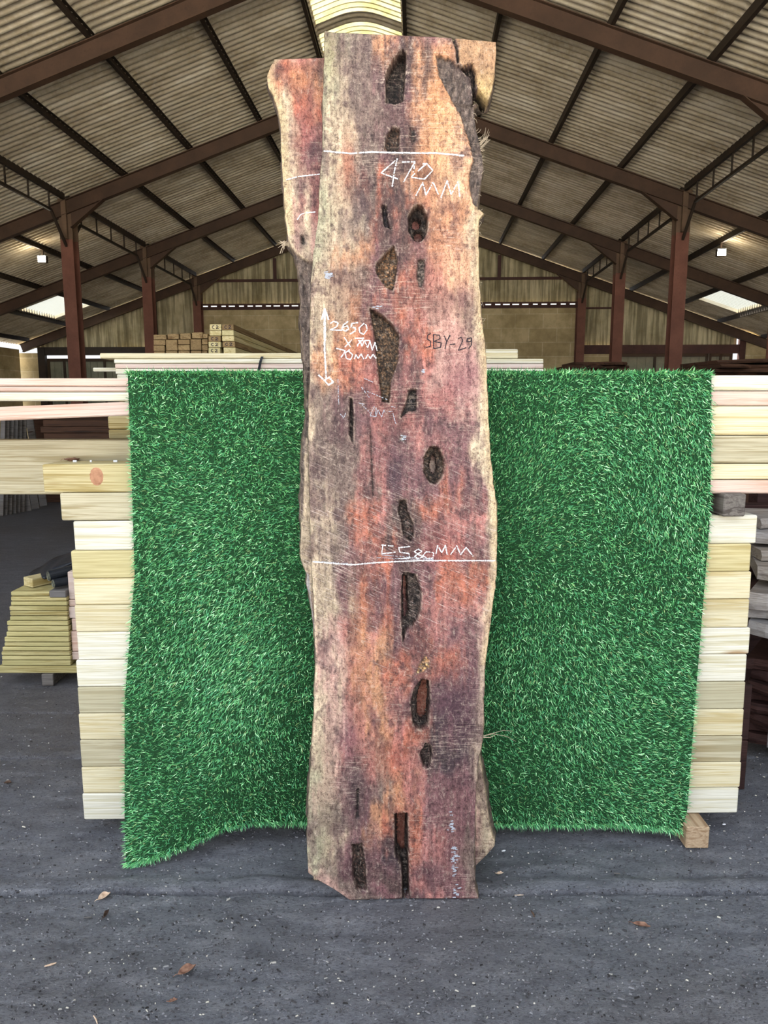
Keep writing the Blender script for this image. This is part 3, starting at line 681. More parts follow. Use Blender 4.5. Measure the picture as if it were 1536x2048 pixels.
o = m.build('timber_pack', M['wood_brown'], None, (p.x+.1, dP+1, 0)); o.rotation_euler = (0, 0, -TH*1.0); tag(o, 'pack of square posts under the tall end-on stack, hidden by the planks', 'timber pack')
m = MB(); p = atd(307, 712, dP+.25); zb = p.z-.005
for k in range(14):
    zz_ = .1+k*(zb-.1)/14
    for j in range(4): m.box((p.x+j*.105, dP+.28, zz_), (p.x+.1+j*.105, dP+3.3, zz_+(zb-.1)/14-.004), .003)
m.box((p.x, dP+.7, 0), (p.x+.40, dP+.8, .1)); m.box((p.x, dP+2.8, 0), (p.x+.40, dP+2.9, .1))
o = m.build('timber_pack', M['wood_brown'], None, (p.x+.2, dP+1, 0)); o.rotation_euler = (0, 0, -TH*1.0); tag(o, 'pack of square posts under the low end-on stack, hidden by the planks', 'timber pack')

# ---- deck boards on the left
dD = 3.81
lx = [21, 21, 21, 18, 19, 19, 13, 14, 12, 8, 8, 4, 2, 3, 3, -4, -6]
ye = [1182, 1192, 1202, 1211.5, 1221.5, 1231.5, 1241, 1251, 1262.5, 1273, 1284, 1293, 1302, 1311, 1320, 1331, 1346.5]
rxp = [99, 133, 134, 134, 135, 135, 136, 137, 138, 138, 139, 139, 140, 141, 141, 156, 160]
for k in range(16):
    zb = atd(80, ye[k+1], dD).z; zt_ = atd(80, ye[k], dD).z
    x0 = atd(lx[k], ye[k], dD).x; x1 = atd(rxp[k], ye[k], dD).x
    beam('decking_board', (x0, dD, zb), (x1, dD, zb), zt_-zb-.004, .17+.01*(k % 3), M['deck'], 'yellow green treated board in the low pile at far left, %s from the top' % ordn[k], 'decking board', 'treated boards in the left pile')
zTop = atd(80, 1182, dD).z
for k, (yt, yb) in enumerate(((1143, 1199), (1199, 1213), (1213, 1237), (1237, 1262), (1262, 1303), (1303, 1320))):
    x0 = atd(136 if k < 3 else 138, yb, dD+.02).x; zb = atd(140, yb, dD+.02).z; zt_ = atd(140, yt, dD+.02).z
    if k >= 3: x0 = atd(142, yb, dD+.02).x
    beam('pink_board', (x0+.006, dD+.02, zb+.001), (x0+.35, dD+.02, zb+.001), zt_-zb-.003, (.05 if k == 0 else .14), M['pine_pink'], 'dusty pinkish board wedged beside the treated pile at far left, %s from the top' % ordn[k], 'board', 'pinkish boards beside the left pile')
gb0 = atd(100, 1199, dD-.0); gb1 = atd(134, 1199, dD); gt = atd(100, 1183, dD)
o = beam('grey_block', (gb0.x+.002, dD-.01, gb0.z+.013), (gb1.x, dD-.01, gb0.z+.013), gt.z-gb0.z-.006, .2, M['wood_weathered'], 'dark grey wood block at the top right of the treated board pile', 'timber block')
o = MB().box((0, 0, 0), (.2, .085, .052), .003).build('timber_offcut', M['pine_yellow']); pp = atz(36, 1176, zTop); o.matrix_world = Matrix.Translation((pp.x+.08, dD+.07, zTop)) @ Matrix.Rotation(math.radians(58), 4, 'Z'); tag(o, 'short square yellow offcut on top of the treated board pile', 'timber offcut')
fb = atz(98, 1369)
tag(MB().box((fb.x-.03, fb.y-.02, 0), (fb.x+.035, fb.y+.3, atd(80, 1346.5, dD).z-.003), .003).build('timber_bearer', M['wood_weathered'], None, (fb.x, fb.y, 0)), 'grey square bearer standing under the treated board pile at far left', 'bearer')
# black plastic on the pile
def roll(c0, c1, r, lab):
    c0 = Vector(c0); c1 = Vector(c1); t = empty('plastic_roll', c0); d = (c1-c0)
    MB().tube([(0, 0, 0), tuple(d*.5+Vector((0, 0, .004))), tuple(d)], [r, r*.96, r*1.02], 18).build('roll_body', M['black'], t)
    u = d.normalized(); m = MB()                        # spiral end
    pts = [(-.001*u) + (Vector((u.y, -u.x, 0))*math.cos(a)+Vector((0, 0, 1))*math.sin(a))*(r*.95*a/(6*math.pi)) for a in np.linspace(1, 6*math.pi, 60)]
    m.tube(pts, .0016, 5); m.build('spiral_edge', M['door'], t); tag(t, lab, 'plastic roll', 'black plastic rolls')
a = atd(97, 1152, dD+.04); roll((a.x, dD+.04, a.z+.0), (a.x+.30, dD+.34, a.z+.03), .03, 'black plastic roll lying diagonally on the left pile, upper one')
a = atd(107, 1172, dD+.01); roll((a.x, dD+.01, zTop+.040), (a.x+.30, dD+.34, zTop+.03), .024, 'thinner black plastic roll on the left pile, lower one next to the grey block')
q0 = [(57, 1148), (75, 1136), (92, 1125), (118, 1112), (150, 1100)]; q1 = [(88, 1156), (98, 1148), (108, 1138), (128, 1130), (155, 1122)]
V = []; 
for i in range(13):
    t = i/12*(len(q0)-1); j = min(int(t), len(q0)-2); f_ = t-j
    pa = np.array(q0[j])*(1-f_)+np.array(q0[j+1])*f_; pb_ = np.array(q1[j])*(1-f_)+np.array(q1[j+1])*f_
    for s in range(7):
        u = s/6; pp = pa*(1-u)+pb_*u; dd = dD+.30-.22*u+.12*i/12; v_ = atd(pp[0], pp[1], dd); V.append((v_.x, v_.y, v_.z+.004*math.sin(u*9+i)))
o = npmesh('plastic_sheet', V, gridfaces(7, 13), M['black'], loc=V[0]); so = o.modifiers.new('s', 'SOLIDIFY'); so.thickness = .012; tag(o, 'folded black plastic sheet draped over the rolls on the left pile', 'plastic sheet')

# ---- leaning planks and dark stacks far left
for k in range(9):
    px = 2+k*8.5 if k < 6 else 55+(k-6)*16; D = 10.6+.12*k
    g = atz(px, 1032-1.6*k if k < 7 else 1018-6*(k-7)); x = g.x
    m = MB(); m.box((-.035-.02*(k > 5), 0, 0), (.03+.03*(k > 5), .02, 1.50), .002)
    o = m.build('leaning_plank', M['wood_weathered']); o.location = (x, g.y, 0); o.rotation_euler = (math.radians(-7), math.radians(2 if k < 6 else -9), 0)
    tag(o, 'dusty grey plank propped upright in the dark far left, %s from the left edge' % ordn[k], 'plank', 'planks propped upright at far left')
m = MB(); m.box((-5.6, 11.45, 0), (-4.4, 11.52, 1.45)); tag(m.build('plank_rack', M['wood_dark'], None, (-5, 11.5, 0)), 'dark timber rack behind the propped planks at far left', 'rack')
for k in range(6):
    D = 7.2; z0 = 1.02+.065*k; x0 = atd(80+6*(k % 2), 850, D).x; x1 = atd(212-10*(k % 3), 850, D).x
    beam('dark_board', (x0, D, z0), (x1+.5, D, z0), .062, .9, M['wood_dark'], 'dark brown board in the shadowed stack seen through the gap at left, %s up' % ordn[k], 'board', 'dark boards seen through the left gap')
m = MB()
for k in range(15): m.box((-2.95, 7.22, .06+.064*k), (-2.2, 8.1, .12+.064*k))
m.box((-2.8, 7.22, 0), (-2.7, 8.1, .06)); m.box((-2.35, 7.22, 0), (-2.25, 8.1, .06))
tag(m.build('timber_pack', M['wood_dark'], None, (-2.8, 7.6, 0)), 'dark timber pack hidden under the shadowed boards at left', 'timber pack')

# ---- waney dark stacks on the right, above the mat
def waney(P0, P1, h, dep, mat, label, group, cat='board', seed=0, name='waney_board'):
    """board with a natural wavy edge facing the viewer"""
    P0 = Vector(P0); P1 = Vector(P1); d = P1-P0; L = d.length; x = d.normalized(); y = Vector((0, 0, 1)).cross(x).normalized(); z = x.cross(y)
    nn = 26; vs = []
    for i in range(nn+1):
        u = i/nn; wv = .03*math.sin(u*7+seed)+.02*math.sin(u*19+seed*2)+.008*random.random()
        X_ = -L/2+L*u; vs += [(X_, wv, 0), (X_, wv-.012+.008*random.random(), h*.5), (X_, wv+.012, h), (X_, dep, h), (X_, dep, 0)]
    fs = []
    for i in range(nn):
        for j in range(5): a = i*5+j; b = i*5+(j+1) % 5; fs.append((a, a+5, b+5, b))
    fs += [tuple(range(5)), tuple(range(nn*5, nn*5+5))[::-1]]
    fs = [f[::-1] for f in fs]
    o = MB().add(vs, fs).build(name, mat); c = (P0+P1)/2
    o.matrix_world = Matrix(((x.x, y.x, z.x, c.x), (x.y, y.y, z.y, c.y), (x.z, y.z, z.z, c.z), (0, 0, 0, 1)))
    return tag(o, label, cat, group)
dW = 6.8
for k, (xa, xb, yt, yb) in enumerate(((1150, 1256, 723, 730), (1136, 1259, 730, 737), (1126, 1258, 737, 745), (1126, 1256, 745, 752))):
    a = atd(xa, yb, dW); b = atd(xb, yb, dW); h = atd(xa, yt, dW).z-a.z
    waney((a.x, dW, a.z), (b.x, dW, a.z), h-.002, .5, M['wood_dark'], 'dark waney board just above the mat right of the slab, %s from the top' % ordn[k], 'dark waney boards above the mat', seed=k*1.7)
a = atd(1126, 752, dW)
m = MB(); 
for k in range(12): m.box((a.x, dW+.03, .06+k*(a.z-.06)/12), (a.x+.62, dW+.5, .06+(k+1)*(a.z-.06)/12-.005))
m.box((a.x+.1, dW+.03, 0), (a.x+.2, dW+.5, .06)); m.box((a.x+.4, dW+.03, 0), (a.x+.5, dW+.5, .06))
tag(m.build('timber_pack', M['wood_dark'], None, (a.x+.3, dW+.2, 0)), 'dark timber pack behind the mat under the waney boards', 'timber pack')
dW = 4.6
for k in range(4):
    a = atd(1428, 750-0, dW); b = atd(1560, 750, dW); z0 = a.z-.01+.027*k
    waney((a.x+.012*k, dW, z0), (b.x+.6, dW+.1, z0+(.0 if k < 3 else .035)), .024, .5, M['wood_dark'], 'dark board in the strapped pile at the right edge above the pale timbers, %s up' % ordn[k], 'dark boards at the right edge', seed=k*2.3)
a = atd(1428, 750, dW)
m = MB()
for k in range(14): m.box((a.x, dW+.04, .06+k*(a.z-.075)/14), (a.x+1.2, dW+.5, .06+(k+1)*(a.z-.075)/14-.005))
m.box((a.x+.1, dW+.04, 0), (a.x+.2, dW+.5, .06)); m.box((a.x+.9, dW+.04, 0), (a.x+1.0, dW+.5, .06))
tag(m.build('timber_pack', M['wood_dark'], None, (a.x+.5, dW+.2, 0)), 'dark timber pack at the right edge behind the pale timbers', 'timber pack')

# ---- grey waney boards and dark strapped pile, right edge, close by
gx = [(1487, 1180, .075, 38), (1487, 1208, .05, 38), (1484, 1240, .06, 38)]
spec = [ # near-left corner px, py(top), d, thickness, yaw deg, mat, label
 (1523, 1039, 3.25, .045, -8, 'wood_weathered', 'thin grey board end at the right edge, topmost of the tilted grey boards'),
 (1519, 1068, 3.15, .050, -8, 'wood_weathered', 'rounded grey board end at the right edge, second of the tilted grey boards'),
 (1524, 1102, 3.10, .045, -8, 'wood_weathered', 'rounded pinkish grey board end at the right edge, third of the tilted grey boards'),
 (1516, 1134, 3.00, .055, -22, 'wood_weathered', 'bluish grey sawn slab corner at the right edge, fourth of the tilted grey boards'),
 (1500, 1181, 2.95, .070, -36, 'wood_weathered', 'thick grey waney slab at the right edge beside the sleepers, largest of the tilted boards'),
 (1494, 1216, 2.93, .045, -36, 'wood_weathered', 'grey waney slab under the thickest one at the right edge'),
 (1494, 1246, 2.90, .055, -36, 'wood_weathered', 'lowest grey waney slab at the right edge resting above the dark pile')]
for k, (px, py, d_, th_, yaw, mt, lab) in enumerate(spec):
    p = atd(px, py, d_); L = .9
    r = math.radians(yaw); e = Vector((math.cos(r), math.sin(r), 0))
    waney((p.x, d_, p.z-th_), (p.x+e.x*L, d_+e.y*L, p.z-th_), th_, .38, M['grey_board'], lab, 'grey boards tilted at the right edge', seed=k*1.3)
# dark frames between / behind them
for k, (py, hh) in enumerate(((1010, .07), (1058, .04), (1092, .05), (1122, .05), (1160, .05))):
    p = atd(1500, py, 3.72)
    beam('dark_bearer', (p.x-.1, 3.72, p.z-hh), (p.x+.9, 3.72, p.z-hh), hh, .1, M['wood_red'], 'dark red brown bearer between the tilted boards at the right edge, %s down' % ordn[k], 'bearer', 'dark bearers at the right edge')
m = MB(); p = atd(1500, 1100, 3.83); 
for xx in (p.x+.02, p.x+.5): m.box((xx, 3.83, 0), (xx+.09, 3.93, 1.25), .003)
tag(m.build('storage_rack', M['wood_red'], None, (p.x+.3, 3.88, 0)), 'dark upright rack posts behind the tilted boards at the right edge', 'rack')
# dark strapped pile
g = atz(1500, 1545); r = math.radians(-38); e = Vector((math.cos(r), math.sin(r), 0)); y0 = 2.98; x0 = atd(1495, 1330, y0).x
ztop = atd(1495, 1316, y0).z
nl = 8; hh = (ztop-.08)/nl
for k in range(nl):
    z0 = .08+hh*(nl-1-k); off = .012*((k*3) % 4)-.015
    waney((x0+off, y0+off*.3, z0), (x0+off+e.x*.8, y0+e.y*.8, z0), hh-.006, .45, M['wood_red'], 'dark red waney plank in the strapped pile at the right edge, %s from top' % ordn[k], 'dark planks in the strapped pile', seed=k*2.1)
m = MB(); m.box((0, -.02, 0), (.09, .4, .078)); o = m.build('timber_bearer', M['wood_red']); o.location = (x0+.22, y0-.12, 0); o.rotation_euler = (0, 0, r); tag(o, 'dark bearer on the floor under the strapped pile at the right edge', 'bearer')
q = Vector((x0, y0, 0))+e*.11; nrm = Vector((-math.sin(r), math.cos(r), 0))*-.048
o = MB().prism([(-.003, 0, 0), (.003, 0, 0), (.003, .001, 0), (-.003, .001, 0)], (q.x+nrm.x, q.y+nrm.y, .1), (q.x+nrm.x, q.y+nrm.y, ztop+.002)).build('packing_strap', M['wood_weathered'], None, tuple(q)); tag(o, 'thin grey strap around the dark planks at the right edge', 'strap')
# split post between the sleepers and the dark pile
a = atd(1489, 1370, FS+.32); b = atd(1497, 1480, FS+.32)
o = MB().box((a.x-.02, FS+.32, b.z), (b.x, FS+.37, a.z), .004).build('timber_offcut', M['wood_red'], None, (a.x, FS+.34, b.z)); tag(o, 'narrow reddish split stake standing behind the right end of the sleepers', 'timber offcut')
tag(MB().box((a.x-.03, FS+.31, 0), (b.x-.005, FS+.38, b.z-.001), .003).build('timber_block', M['wood_red'], None, (a.x, FS+.34, 0)), 'dark block under the split stake behind the right end of the sleepers', 'timber block')

# ================================================================== GREEN MAT
def interp(y, pts): P_ = np.array(pts, float); return np.interp(y, P_[:, 0], P_[:, 1])
nu, nv = 160, 120
U, W_ = np.meshgrid(np.linspace(0, 1, nu), np.linspace(0, 1, nv))
def mat_px(U, V):
    pyb = interp(250+U*1120, [(250, 1732), (330, 1708), (400, 1680), (450, 1655), (520, 1645), (600, 1644), (990, 1648), (1250, 1650), (1320, 1655), (1370, 1662)])
    py = 746 + V*(pyb-746)
    xl = interp(py, [(742, 256), (800, 258), (960, 264), (1150, 270), (1300, 258), (1400, 250), (1650, 250), (1738, 254)])
    xr = interp(py, [(742, 1422), (900, 1422), (1050, 1418), (1150, 1410), (1400, 1390), (1620, 1374), (1668, 1361)])
    return xl+U*(xr-xl), py
def mat_depth(U, V):
    d = 2.382 - .165*np.exp(-(U/.17)**2)*np.clip((V-.5)/.5, 0, 1)**1.8
    d -= .030*np.exp(-((U-.20)/.07)**2)*np.clip((V-.35)/.5, 0, 1)
    d -= .022*np.exp(-((U-.17)/.09)**2)*np.exp(-((V-.33)/.16)**2)
    d -= .016*np.exp(-((U-.90)/.05)**2)*np.exp(-((V-.33)/.12)**2) + .03*np.exp(-((U-1)/.06)**2)*np.clip((V-.7)/.3, 0, 1)
    d -= .010*(fbm(U*5, V*5, 3, 21)-.5)*np.clip(V*4, 0, 1)
    return d
def mat_pos(U, V):
    px, py = mat_px(U, V); d = mat_depth(U, V)
    x = (px-768)/F; y = -(py-1024)/F
    a1 = math.cos(PITCH)+y*math.sin(PITCH); a2 = -math.sin(PITCH)+y*math.cos(PITCH)
    return np.stack([x*d/a1, d, np.maximum(a2*d/a1+CH, .006)], -1)
Pm = mat_pos(U, W_)
root = empty('artificial_grass_mat', (0.1, 2.40, 0)); tag(root, 'large green artificial grass mat draped over the timber stack behind the slabs', 'grass mat')
fold = []                                             # top turned back over the timbers
for ang in np.linspace(.3, 1, 6)[:0]: pass
back = [Pm[0] + np.array([0, dy, dz]) for dy, dz in ((.30, .004), (.16, .006), (.05, .006), (.018, .004))]
Vm = np.concatenate([np.array(back), Pm], 0); nvv = Vm.shape[0]
L0 = np.array(root.location)
o = npmesh('mat_backing', Vm.reshape(-1, 3)-L0, gridfaces(nu, nvv), M['backing'], parent=root); so = o.modifiers.new('s', 'SOLIDIFY'); so.thickness = .006; so.offset = 0
NB = 125000
bu = rng.random(NB); bv = rng.random(NB)**1.0
ne = 2600                                              # extra blades on the cut edges
bu[:ne] = rng.random(ne); bv[:ne] = 1-rng.random(ne)*.004
bu[ne:2*ne] = rng.random(ne); bv[ne:2*ne] = rng.random(ne)*.004
e = .004; P_ = mat_pos(bu, bv); Pu = mat_pos(np.clip(bu+e, 0, 1.1), bv)-P_; Pv = mat_pos(bu, np.clip(bv+e, 0, 1.1))-P_
Nn = np.cross(Pv, Pu); Nn /= np.linalg.norm(Nn, axis=1)[:, None]
Nn *= np.where(Nn[:, 1] > 0, -1, 1)[:, None]
# pile direction field
wx, wy = P_[:, 0], P_[:, 2]
fa = fbm(wx*2.2, wy*1.6, 3, 31)-.5; fb_ = fbm(wx*2.0+9, wy*1.5, 3, 41)-.5
lx_ = fa*3.4 - .15; lz_ = fb_*3.6 + .1
lz_ = lz_ - 1.3*np.clip((bv-.95)/.05, 0, 1) + 1.0*np.clip((.03-bv)/.03, 0, 1)
lx_ = lx_ + .9*np.clip((bu-.985)/.015, 0, 1) - .9*np.clip((.015-bu)/.015, 0, 1)
rd = rng.normal(0, .62, (NB, 2))
dirv = Nn*(.62+.25*rng.random(NB))[:, None] + np.stack([lx_+rd[:, 0], np.zeros(NB), lz_+rd[:, 1]], -1)*.62
dirv /= np.linalg.norm(dirv, axis=1)[:, None]
Ln = .013+.011*rng.random(NB); Ln[:2*ne] += .004
wd = np.cross(dirv, rng.normal(0, 1, (NB, 3))*.6+Nn*0.9); wd /= np.linalg.norm(wd, axis=1)[:, None]
hw = (.0007+.0006*rng.random(NB))[:, None]
bend = np.stack([rng.normal(0, .3, NB), np.zeros(NB)+.1, rng.normal(-.15, .3, NB)], -1)
B0 = P_ + Nn*.001; Mid = B0 + dirv*(Ln*.55)[:, None]; Tip = Mid + (dirv+bend*.9)*(Ln*.48)[:, None]
VB = np.stack([B0-wd*hw, B0+wd*hw, Mid+wd*hw, Mid-wd*hw, Tip], 1)
base_i = (np.arange(NB)*5)[:, None]
quads = base_i + np.array([[0, 1, 2, 3]]); tri = base_i + np.array([[3, 2, 4]])
pal = nlin([(40, 84, 50), (64, 118, 74), (92, 148, 94), (66, 126, 88), (150, 194, 146), (118, 136, 90)])
ci = rng.choice(6, NB, p=[.27, .28, .18, .15, .09, .03]); cb = pal[ci]*(.7+.6*rng.random(NB))[:, None]*2.3
ck = np.repeat(cb[:, None, :], 5, 1)
VB = VB.reshape(-1, 3)
VB[:, 2] = np.maximum(VB[:, 2], .001)
o = npmesh('grass_pile', VB-L0, quads, M['blade'], parent=root, smooth=False, col=ck.reshape(-1, 3), tris=tri); o['kind'] = 'stuff'

# ================================================================== SLABS
LEAN = .10; YB = atz(790, 1797).y
class Plane_:
    def __init__(s, yb): s.yb = yb
    def pos(s, px, py):
        x = (np.asarray(px, float)-768)/F; y = -(np.asarray(py, float)-1024)/F
        a1 = math.cos(PITCH)+y*math.sin(PITCH); a2 = -math.sin(PITCH)+y*math.cos(PITCH)
        t = (s.yb+LEAN*CH)/(a1-LEAN*a2); return np.stack([x*t, a1*t, a2*t+CH], -1)
INTO = np.array([0, 1, -LEAN])/math.hypot(1, LEAN)
def sdf(px, py, poly):
    P = np.array(poly, float); n_ = len(P); d = np.full(px.shape, 1e9); ins = np.zeros(px.shape, bool)
    for i in range(n_):
        a, b = P[i], P[(i+1) % n_]; ex, ey = b-a; wx_, wy_ = px-a[0], py-a[1]
        t = np.clip((wx_*ex+wy_*ey)/(ex*ex+ey*ey+1e-9), 0, 1); d = np.minimum(d, np.hypot(wx_-ex*t, wy_-ey*t))
        c1 = (a[1] > py) != (b[1] > py)
        with np.errstate(divide='ignore', invalid='ignore'): xi = (b[0]-a[0])*(py-a[1])/(b[1]-a[1]+1e-12)+a[0]
        ins ^= c1 & (px < xi)
    return np.where(ins, -d, d)
PALC = dict(G=(166, 158, 124), T=(192, 168, 134), S=(216, 190, 152), D=(122, 100, 88), B=(88, 64, 60), K=(66, 50, 56), O=(202, 136, 92), R=(188, 100, 72), P=(178, 108, 98), V=(124, 80, 82), M=(188, 142, 126), L=(220, 166, 122))
def colour_grid(px, py, s, rowsy, codes, seed=0):
    tab = np.array([[PALC[c] for c in r] for r in codes], float); ncol = tab.shape[1]
    sw = s*(ncol-1) + (fbm(px/22, py/90, 5, seed+1)-.5)*2.8; yw = np.interp(py, rowsy, np.arange(len(rowsy))) + (fbm(px/30, py/60, 3, seed+5)-.5)*1.6
    sw = np.clip(sw, 0, ncol-1.001); yw = np.clip(yw, 0, len(rowsy)-1.001)
    i = sw.astype(int); j = yw.astype(int); u = (sw-i); v = (yw-j)
    u = u*u*(3-2*u); v = v*v*(3-2*v); u = u[..., None]; v = v[..., None]
    c = (tab[j, i]*(1-u)+tab[j, i+1]*u)*(1-v) + (tab[j+1, i]*(1-u)+tab[j+1, i+1]*u)*v
    # streaks and mottling that belong to the wood
    st = fbm(px/4.5, py/90, 4, seed+9)[..., None]; mo = fbm(px/9, py/13, 4, seed+13)[..., None]; fi = fbm(px/3, py/3.5, 2, seed+19)[..., None]
    c = c*(.80+.46*st)*(.84+.38*mo)*(.90+.22*fi); gm = c.mean(-1, keepdims=True); c = (gm+(c-gm)*.80)*.95
    bl = np.clip((fbm(px/26, py/46, 4, seed+23)-.56)*6, 0, 1)[..., None]; c = c*(1-bl*.45) + np.array([70, 46, 52])*bl*.45
    b2 = np.clip((fbm(px/11, py/17, 4, seed+29)-.60)*8, 0, 1)[..., None]; c = c*(1-b2*.4) + np.array([62, 44, 48])*b2*.4
    return c
def slab_mesh(name, plane, xl, xr, ytop, ybot, nrow, ncol, codes, rowsy, thick, holes, thru, parent, stains=(), bark=None, seed=0, barkw=(.006, .008), post=None):
    tt = np.linspace(0, 1, nrow)[:, None]*np.ones((1, ncol)); ss = np.linspace(0, 1, ncol)[None, :]*np.ones((nrow, 1))
    y0 = min(p[1] for p in ytop); y1 = max(p[1] for p in ybot); py = y0+tt*(y1-y0)
    xlv = interp(py, [(y, x) for x, y in xl]); xrv = interp(py, [(y, x) for x, y in xr])
    wob = (fbm(py/14, py*0+seed, 3, seed)-.5)
    px = xlv+(xrv-xlv)*ss + wob*3.0*((1-ss)**8) - wob*3.0*(ss**8)
    tb = interp(px, ytop); bb = interp(px, ybot)
    py = py + (tb-y0)*np.clip(1-tt*7, 0, 1) + (bb-y1)*np.clip(1-(1-tt)*7, 0, 1)
    c = colour_grid(px, py, ss, rowsy, codes, seed)
    dep = (fbm(px/5, py/3, 3, seed+50)-.5)*.0016
    dele = np.zeros(px.shape, bool)
    for (cx, cy, rx_, ry_, cc, st_) in stains:
        q = ((px-cx+(fbm(px/9, py/14, 3, 61)-.5)*18)/rx_)**2+((py-cy+(fbm(px/9, py/14, 3, 67)-.5)*22)/ry_)**2
        m_ = (np.exp(-q)*st_)[..., None]; c = c*(1-m_)+np.array(cc)*m_
    rough = fbm(px/3.2, py/3.2, 3, 71)
    if bark is not None:
        d = sdf(px, py, bark)+(rough-.5)*5; m_ = np.clip(-d/3, 0, 1); fb2 = fbm(px/3.5+py/26, py/13, 4, 77)
        dep += m_*(.012+.020*np.clip(-d/60, 0, 1)+.014*(fb2-.5)); bc = np.array([104, 90, 82])*(.35+1.2*fb2)[..., None]; c = c*(1-m_[..., None])+bc*m_[..., None]
    for poly, depth, cc in holes:
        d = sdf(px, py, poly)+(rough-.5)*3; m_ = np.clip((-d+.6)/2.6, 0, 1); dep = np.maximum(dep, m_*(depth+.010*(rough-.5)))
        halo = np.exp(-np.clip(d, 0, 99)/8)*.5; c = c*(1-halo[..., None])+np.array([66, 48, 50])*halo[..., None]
        if depth > .012: rim = (np.exp(-((d-1.5)/1.6)**2)*(fbm(px/4, py/5, 3, 63) > .53)*.6)[..., None]; c = c*(1-rim)+np.array([196, 178, 156])*rim
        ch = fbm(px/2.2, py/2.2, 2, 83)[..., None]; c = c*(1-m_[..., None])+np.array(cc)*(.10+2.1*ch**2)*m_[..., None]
    for poly in thru:
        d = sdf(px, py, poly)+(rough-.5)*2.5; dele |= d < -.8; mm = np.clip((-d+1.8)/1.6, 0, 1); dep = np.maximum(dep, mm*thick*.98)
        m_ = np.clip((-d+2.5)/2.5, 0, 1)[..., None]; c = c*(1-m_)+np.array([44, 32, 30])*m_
    if post: c, dep = post(px, py, ss, c, dep)
    Pf = plane.pos(px, py); V0 = Pf+INTO*dep[..., None]
    VbR = Pf + INTO*thick
    # waney sides: back face a little wider, bark coloured
    wl_ = barkw[0]*(.3+1.4*fbm(py/40, py*0, 3, seed+91)); wr_ = barkw[1]*(.3+1.4*fbm(py/40, py*0+5, 3, seed+95))
    VbR[..., 0] += -wl_*(1-ss)**10 + wr_*ss**10
    cb = np.ones_like(c)*np.array([112, 96, 84])*(.6+.8*fbm(px/5, py/20, 3, 97))[..., None]
    N_ = nrow*ncol
    V = [V0.reshape(-1, 3), VbR.reshape(-1, 3)]; Cc = [c.reshape(-1, 3), cb.reshape(-1, 3)]
    f = gridfaces(ncol, nrow); dl = dele.reshape(-1); kill = dl[f].all(1)
    faces = [f[~kill], (f+N_)[~kill][:, ::-1]]
    # hole walls between front and back
    ii = f[~kill]; 
    ed = {}
    kf = f[kill]
    if len(kf):
        A_ = np.concatenate([kf[:, [0, 1]], kf[:, [1, 2]], kf[:, [2, 3]], kf[:, [3, 0]]]); key = {}
        for a, b in A_: 
            if (b, a) in key: del key[(b, a)]
            else: key[(a, b)] = 1
        if key:
            E_ = np.array(list(key)); faces.append(np.stack([E_[:, 0], E_[:, 1], E_[:, 1]+N_, E_[:, 0]+N_], 1))
    # perimeter strips with two in-between rings
    per = np.concatenate([np.arange(ncol), np.arange(2, nrow+1)*ncol-1, (nrow-1)*ncol+np.arange(ncol-2, -1, -1), np.arange(nrow-2, 0, -1)*ncol])
    prev = per; off = 2*N_
    Fv, Bv = V[0][per], V[1][per]; cen = V[0].mean(0)
    for k, u in enumerate((.03, .35, .7)):
        R_ = Fv*(1-u)+Bv*u; nz = (fbm(R_[:, 2]*22, R_[:, 1]*60+k*9, 3, seed+99)-.4)*.010*(1 if k else .15)
        sd = np.sign(R_[:, 0]-cen[0]); R_[:, 0] += nz*sd*(np.abs(R_[:, 2]-R_[:, 2].min()) > .01)
        V.append(R_); cc_ = (c.reshape(-1, 3)[per]*.55+np.array([200, 176, 138])*.45 if k == 0 else np.array([96, 82, 74])*(.35+1.2*fbm(R_[:, 2]*60, R_[:, 1]*200, 3, 3))[:, None]); Cc.append(cc_)
        new = off+np.arange(len(per)); off += len(per)
        faces.append(np.stack([prev, new, np.roll(new, -1), np.roll(prev, -1)], 1)); prev = new
    pb_ = per+N_; faces.append(np.stack([prev, pb_, np.roll(pb_, -1), np.roll(prev, -1)], 1))
    V = np.concatenate(V); Cc = np.clip(np.concatenate(Cc), 0, 255); sawf = np.clip((V[:, 2]*-1+1.55)/.35, 0, 1)*np.clip((V[:, 2]-.62)/.3, 0, 1)
    L0 = np.array(parent.location)
    return npmesh(name, V-L0, np.concatenate(faces), M['slab'], parent=parent, smooth=True, col=nlin(Cc), extra=sawf)

# -- front slab
PL1 = Plane_(YB)
slab = empty('waney_edge_slab', (0.02, YB, 0)); tag(slab, 'tall front live-edge timber slab with reddish heartwood and chalked sizes, leaning upright', 'timber slab')
XLs = [(649, 62), (648, 150), (646, 240), (645, 300), (641, 350), (637, 430), (630, 480), (627, 510), (623, 560), (620, 650), (620, 745), (618, 800), (617, 900), (620, 1000), (623, 1130), (626, 1180), (631, 1300), (628, 1440), (623, 1500), (620, 1560), (615, 1650), (614, 1700), (616, 1745), (640, 1762), (668, 1778), (700, 1800)]
XRs = [(992, 62), (992, 84), (990, 120), (984, 165), (978, 184), (974, 193), (962, 197), (948, 201), (949, 225), (953, 250), (962, 285), (967, 310), (968, 335), (961, 370), (957, 400), (956, 418), (967, 427), (958, 440), (957, 500), (958, 560), (962, 620), (969, 680), (974, 740), (975, 800), (980, 900), (985, 950), (993, 1020), (993, 1150), (988, 1195), (982, 1240), (975, 1290), (970, 1340), (967, 1400), (967, 1450), (965, 1480), (956, 1530), (951, 1600), (949, 1700), (950, 1780), (957, 1798)]
YT = [(600, 61), (650, 62), (668, 65), (760, 69), (900, 76), (990, 84), (1000, 85)]
YBt = [(600, 1800), (700, 1800), (800, 1797), (960, 1797)]
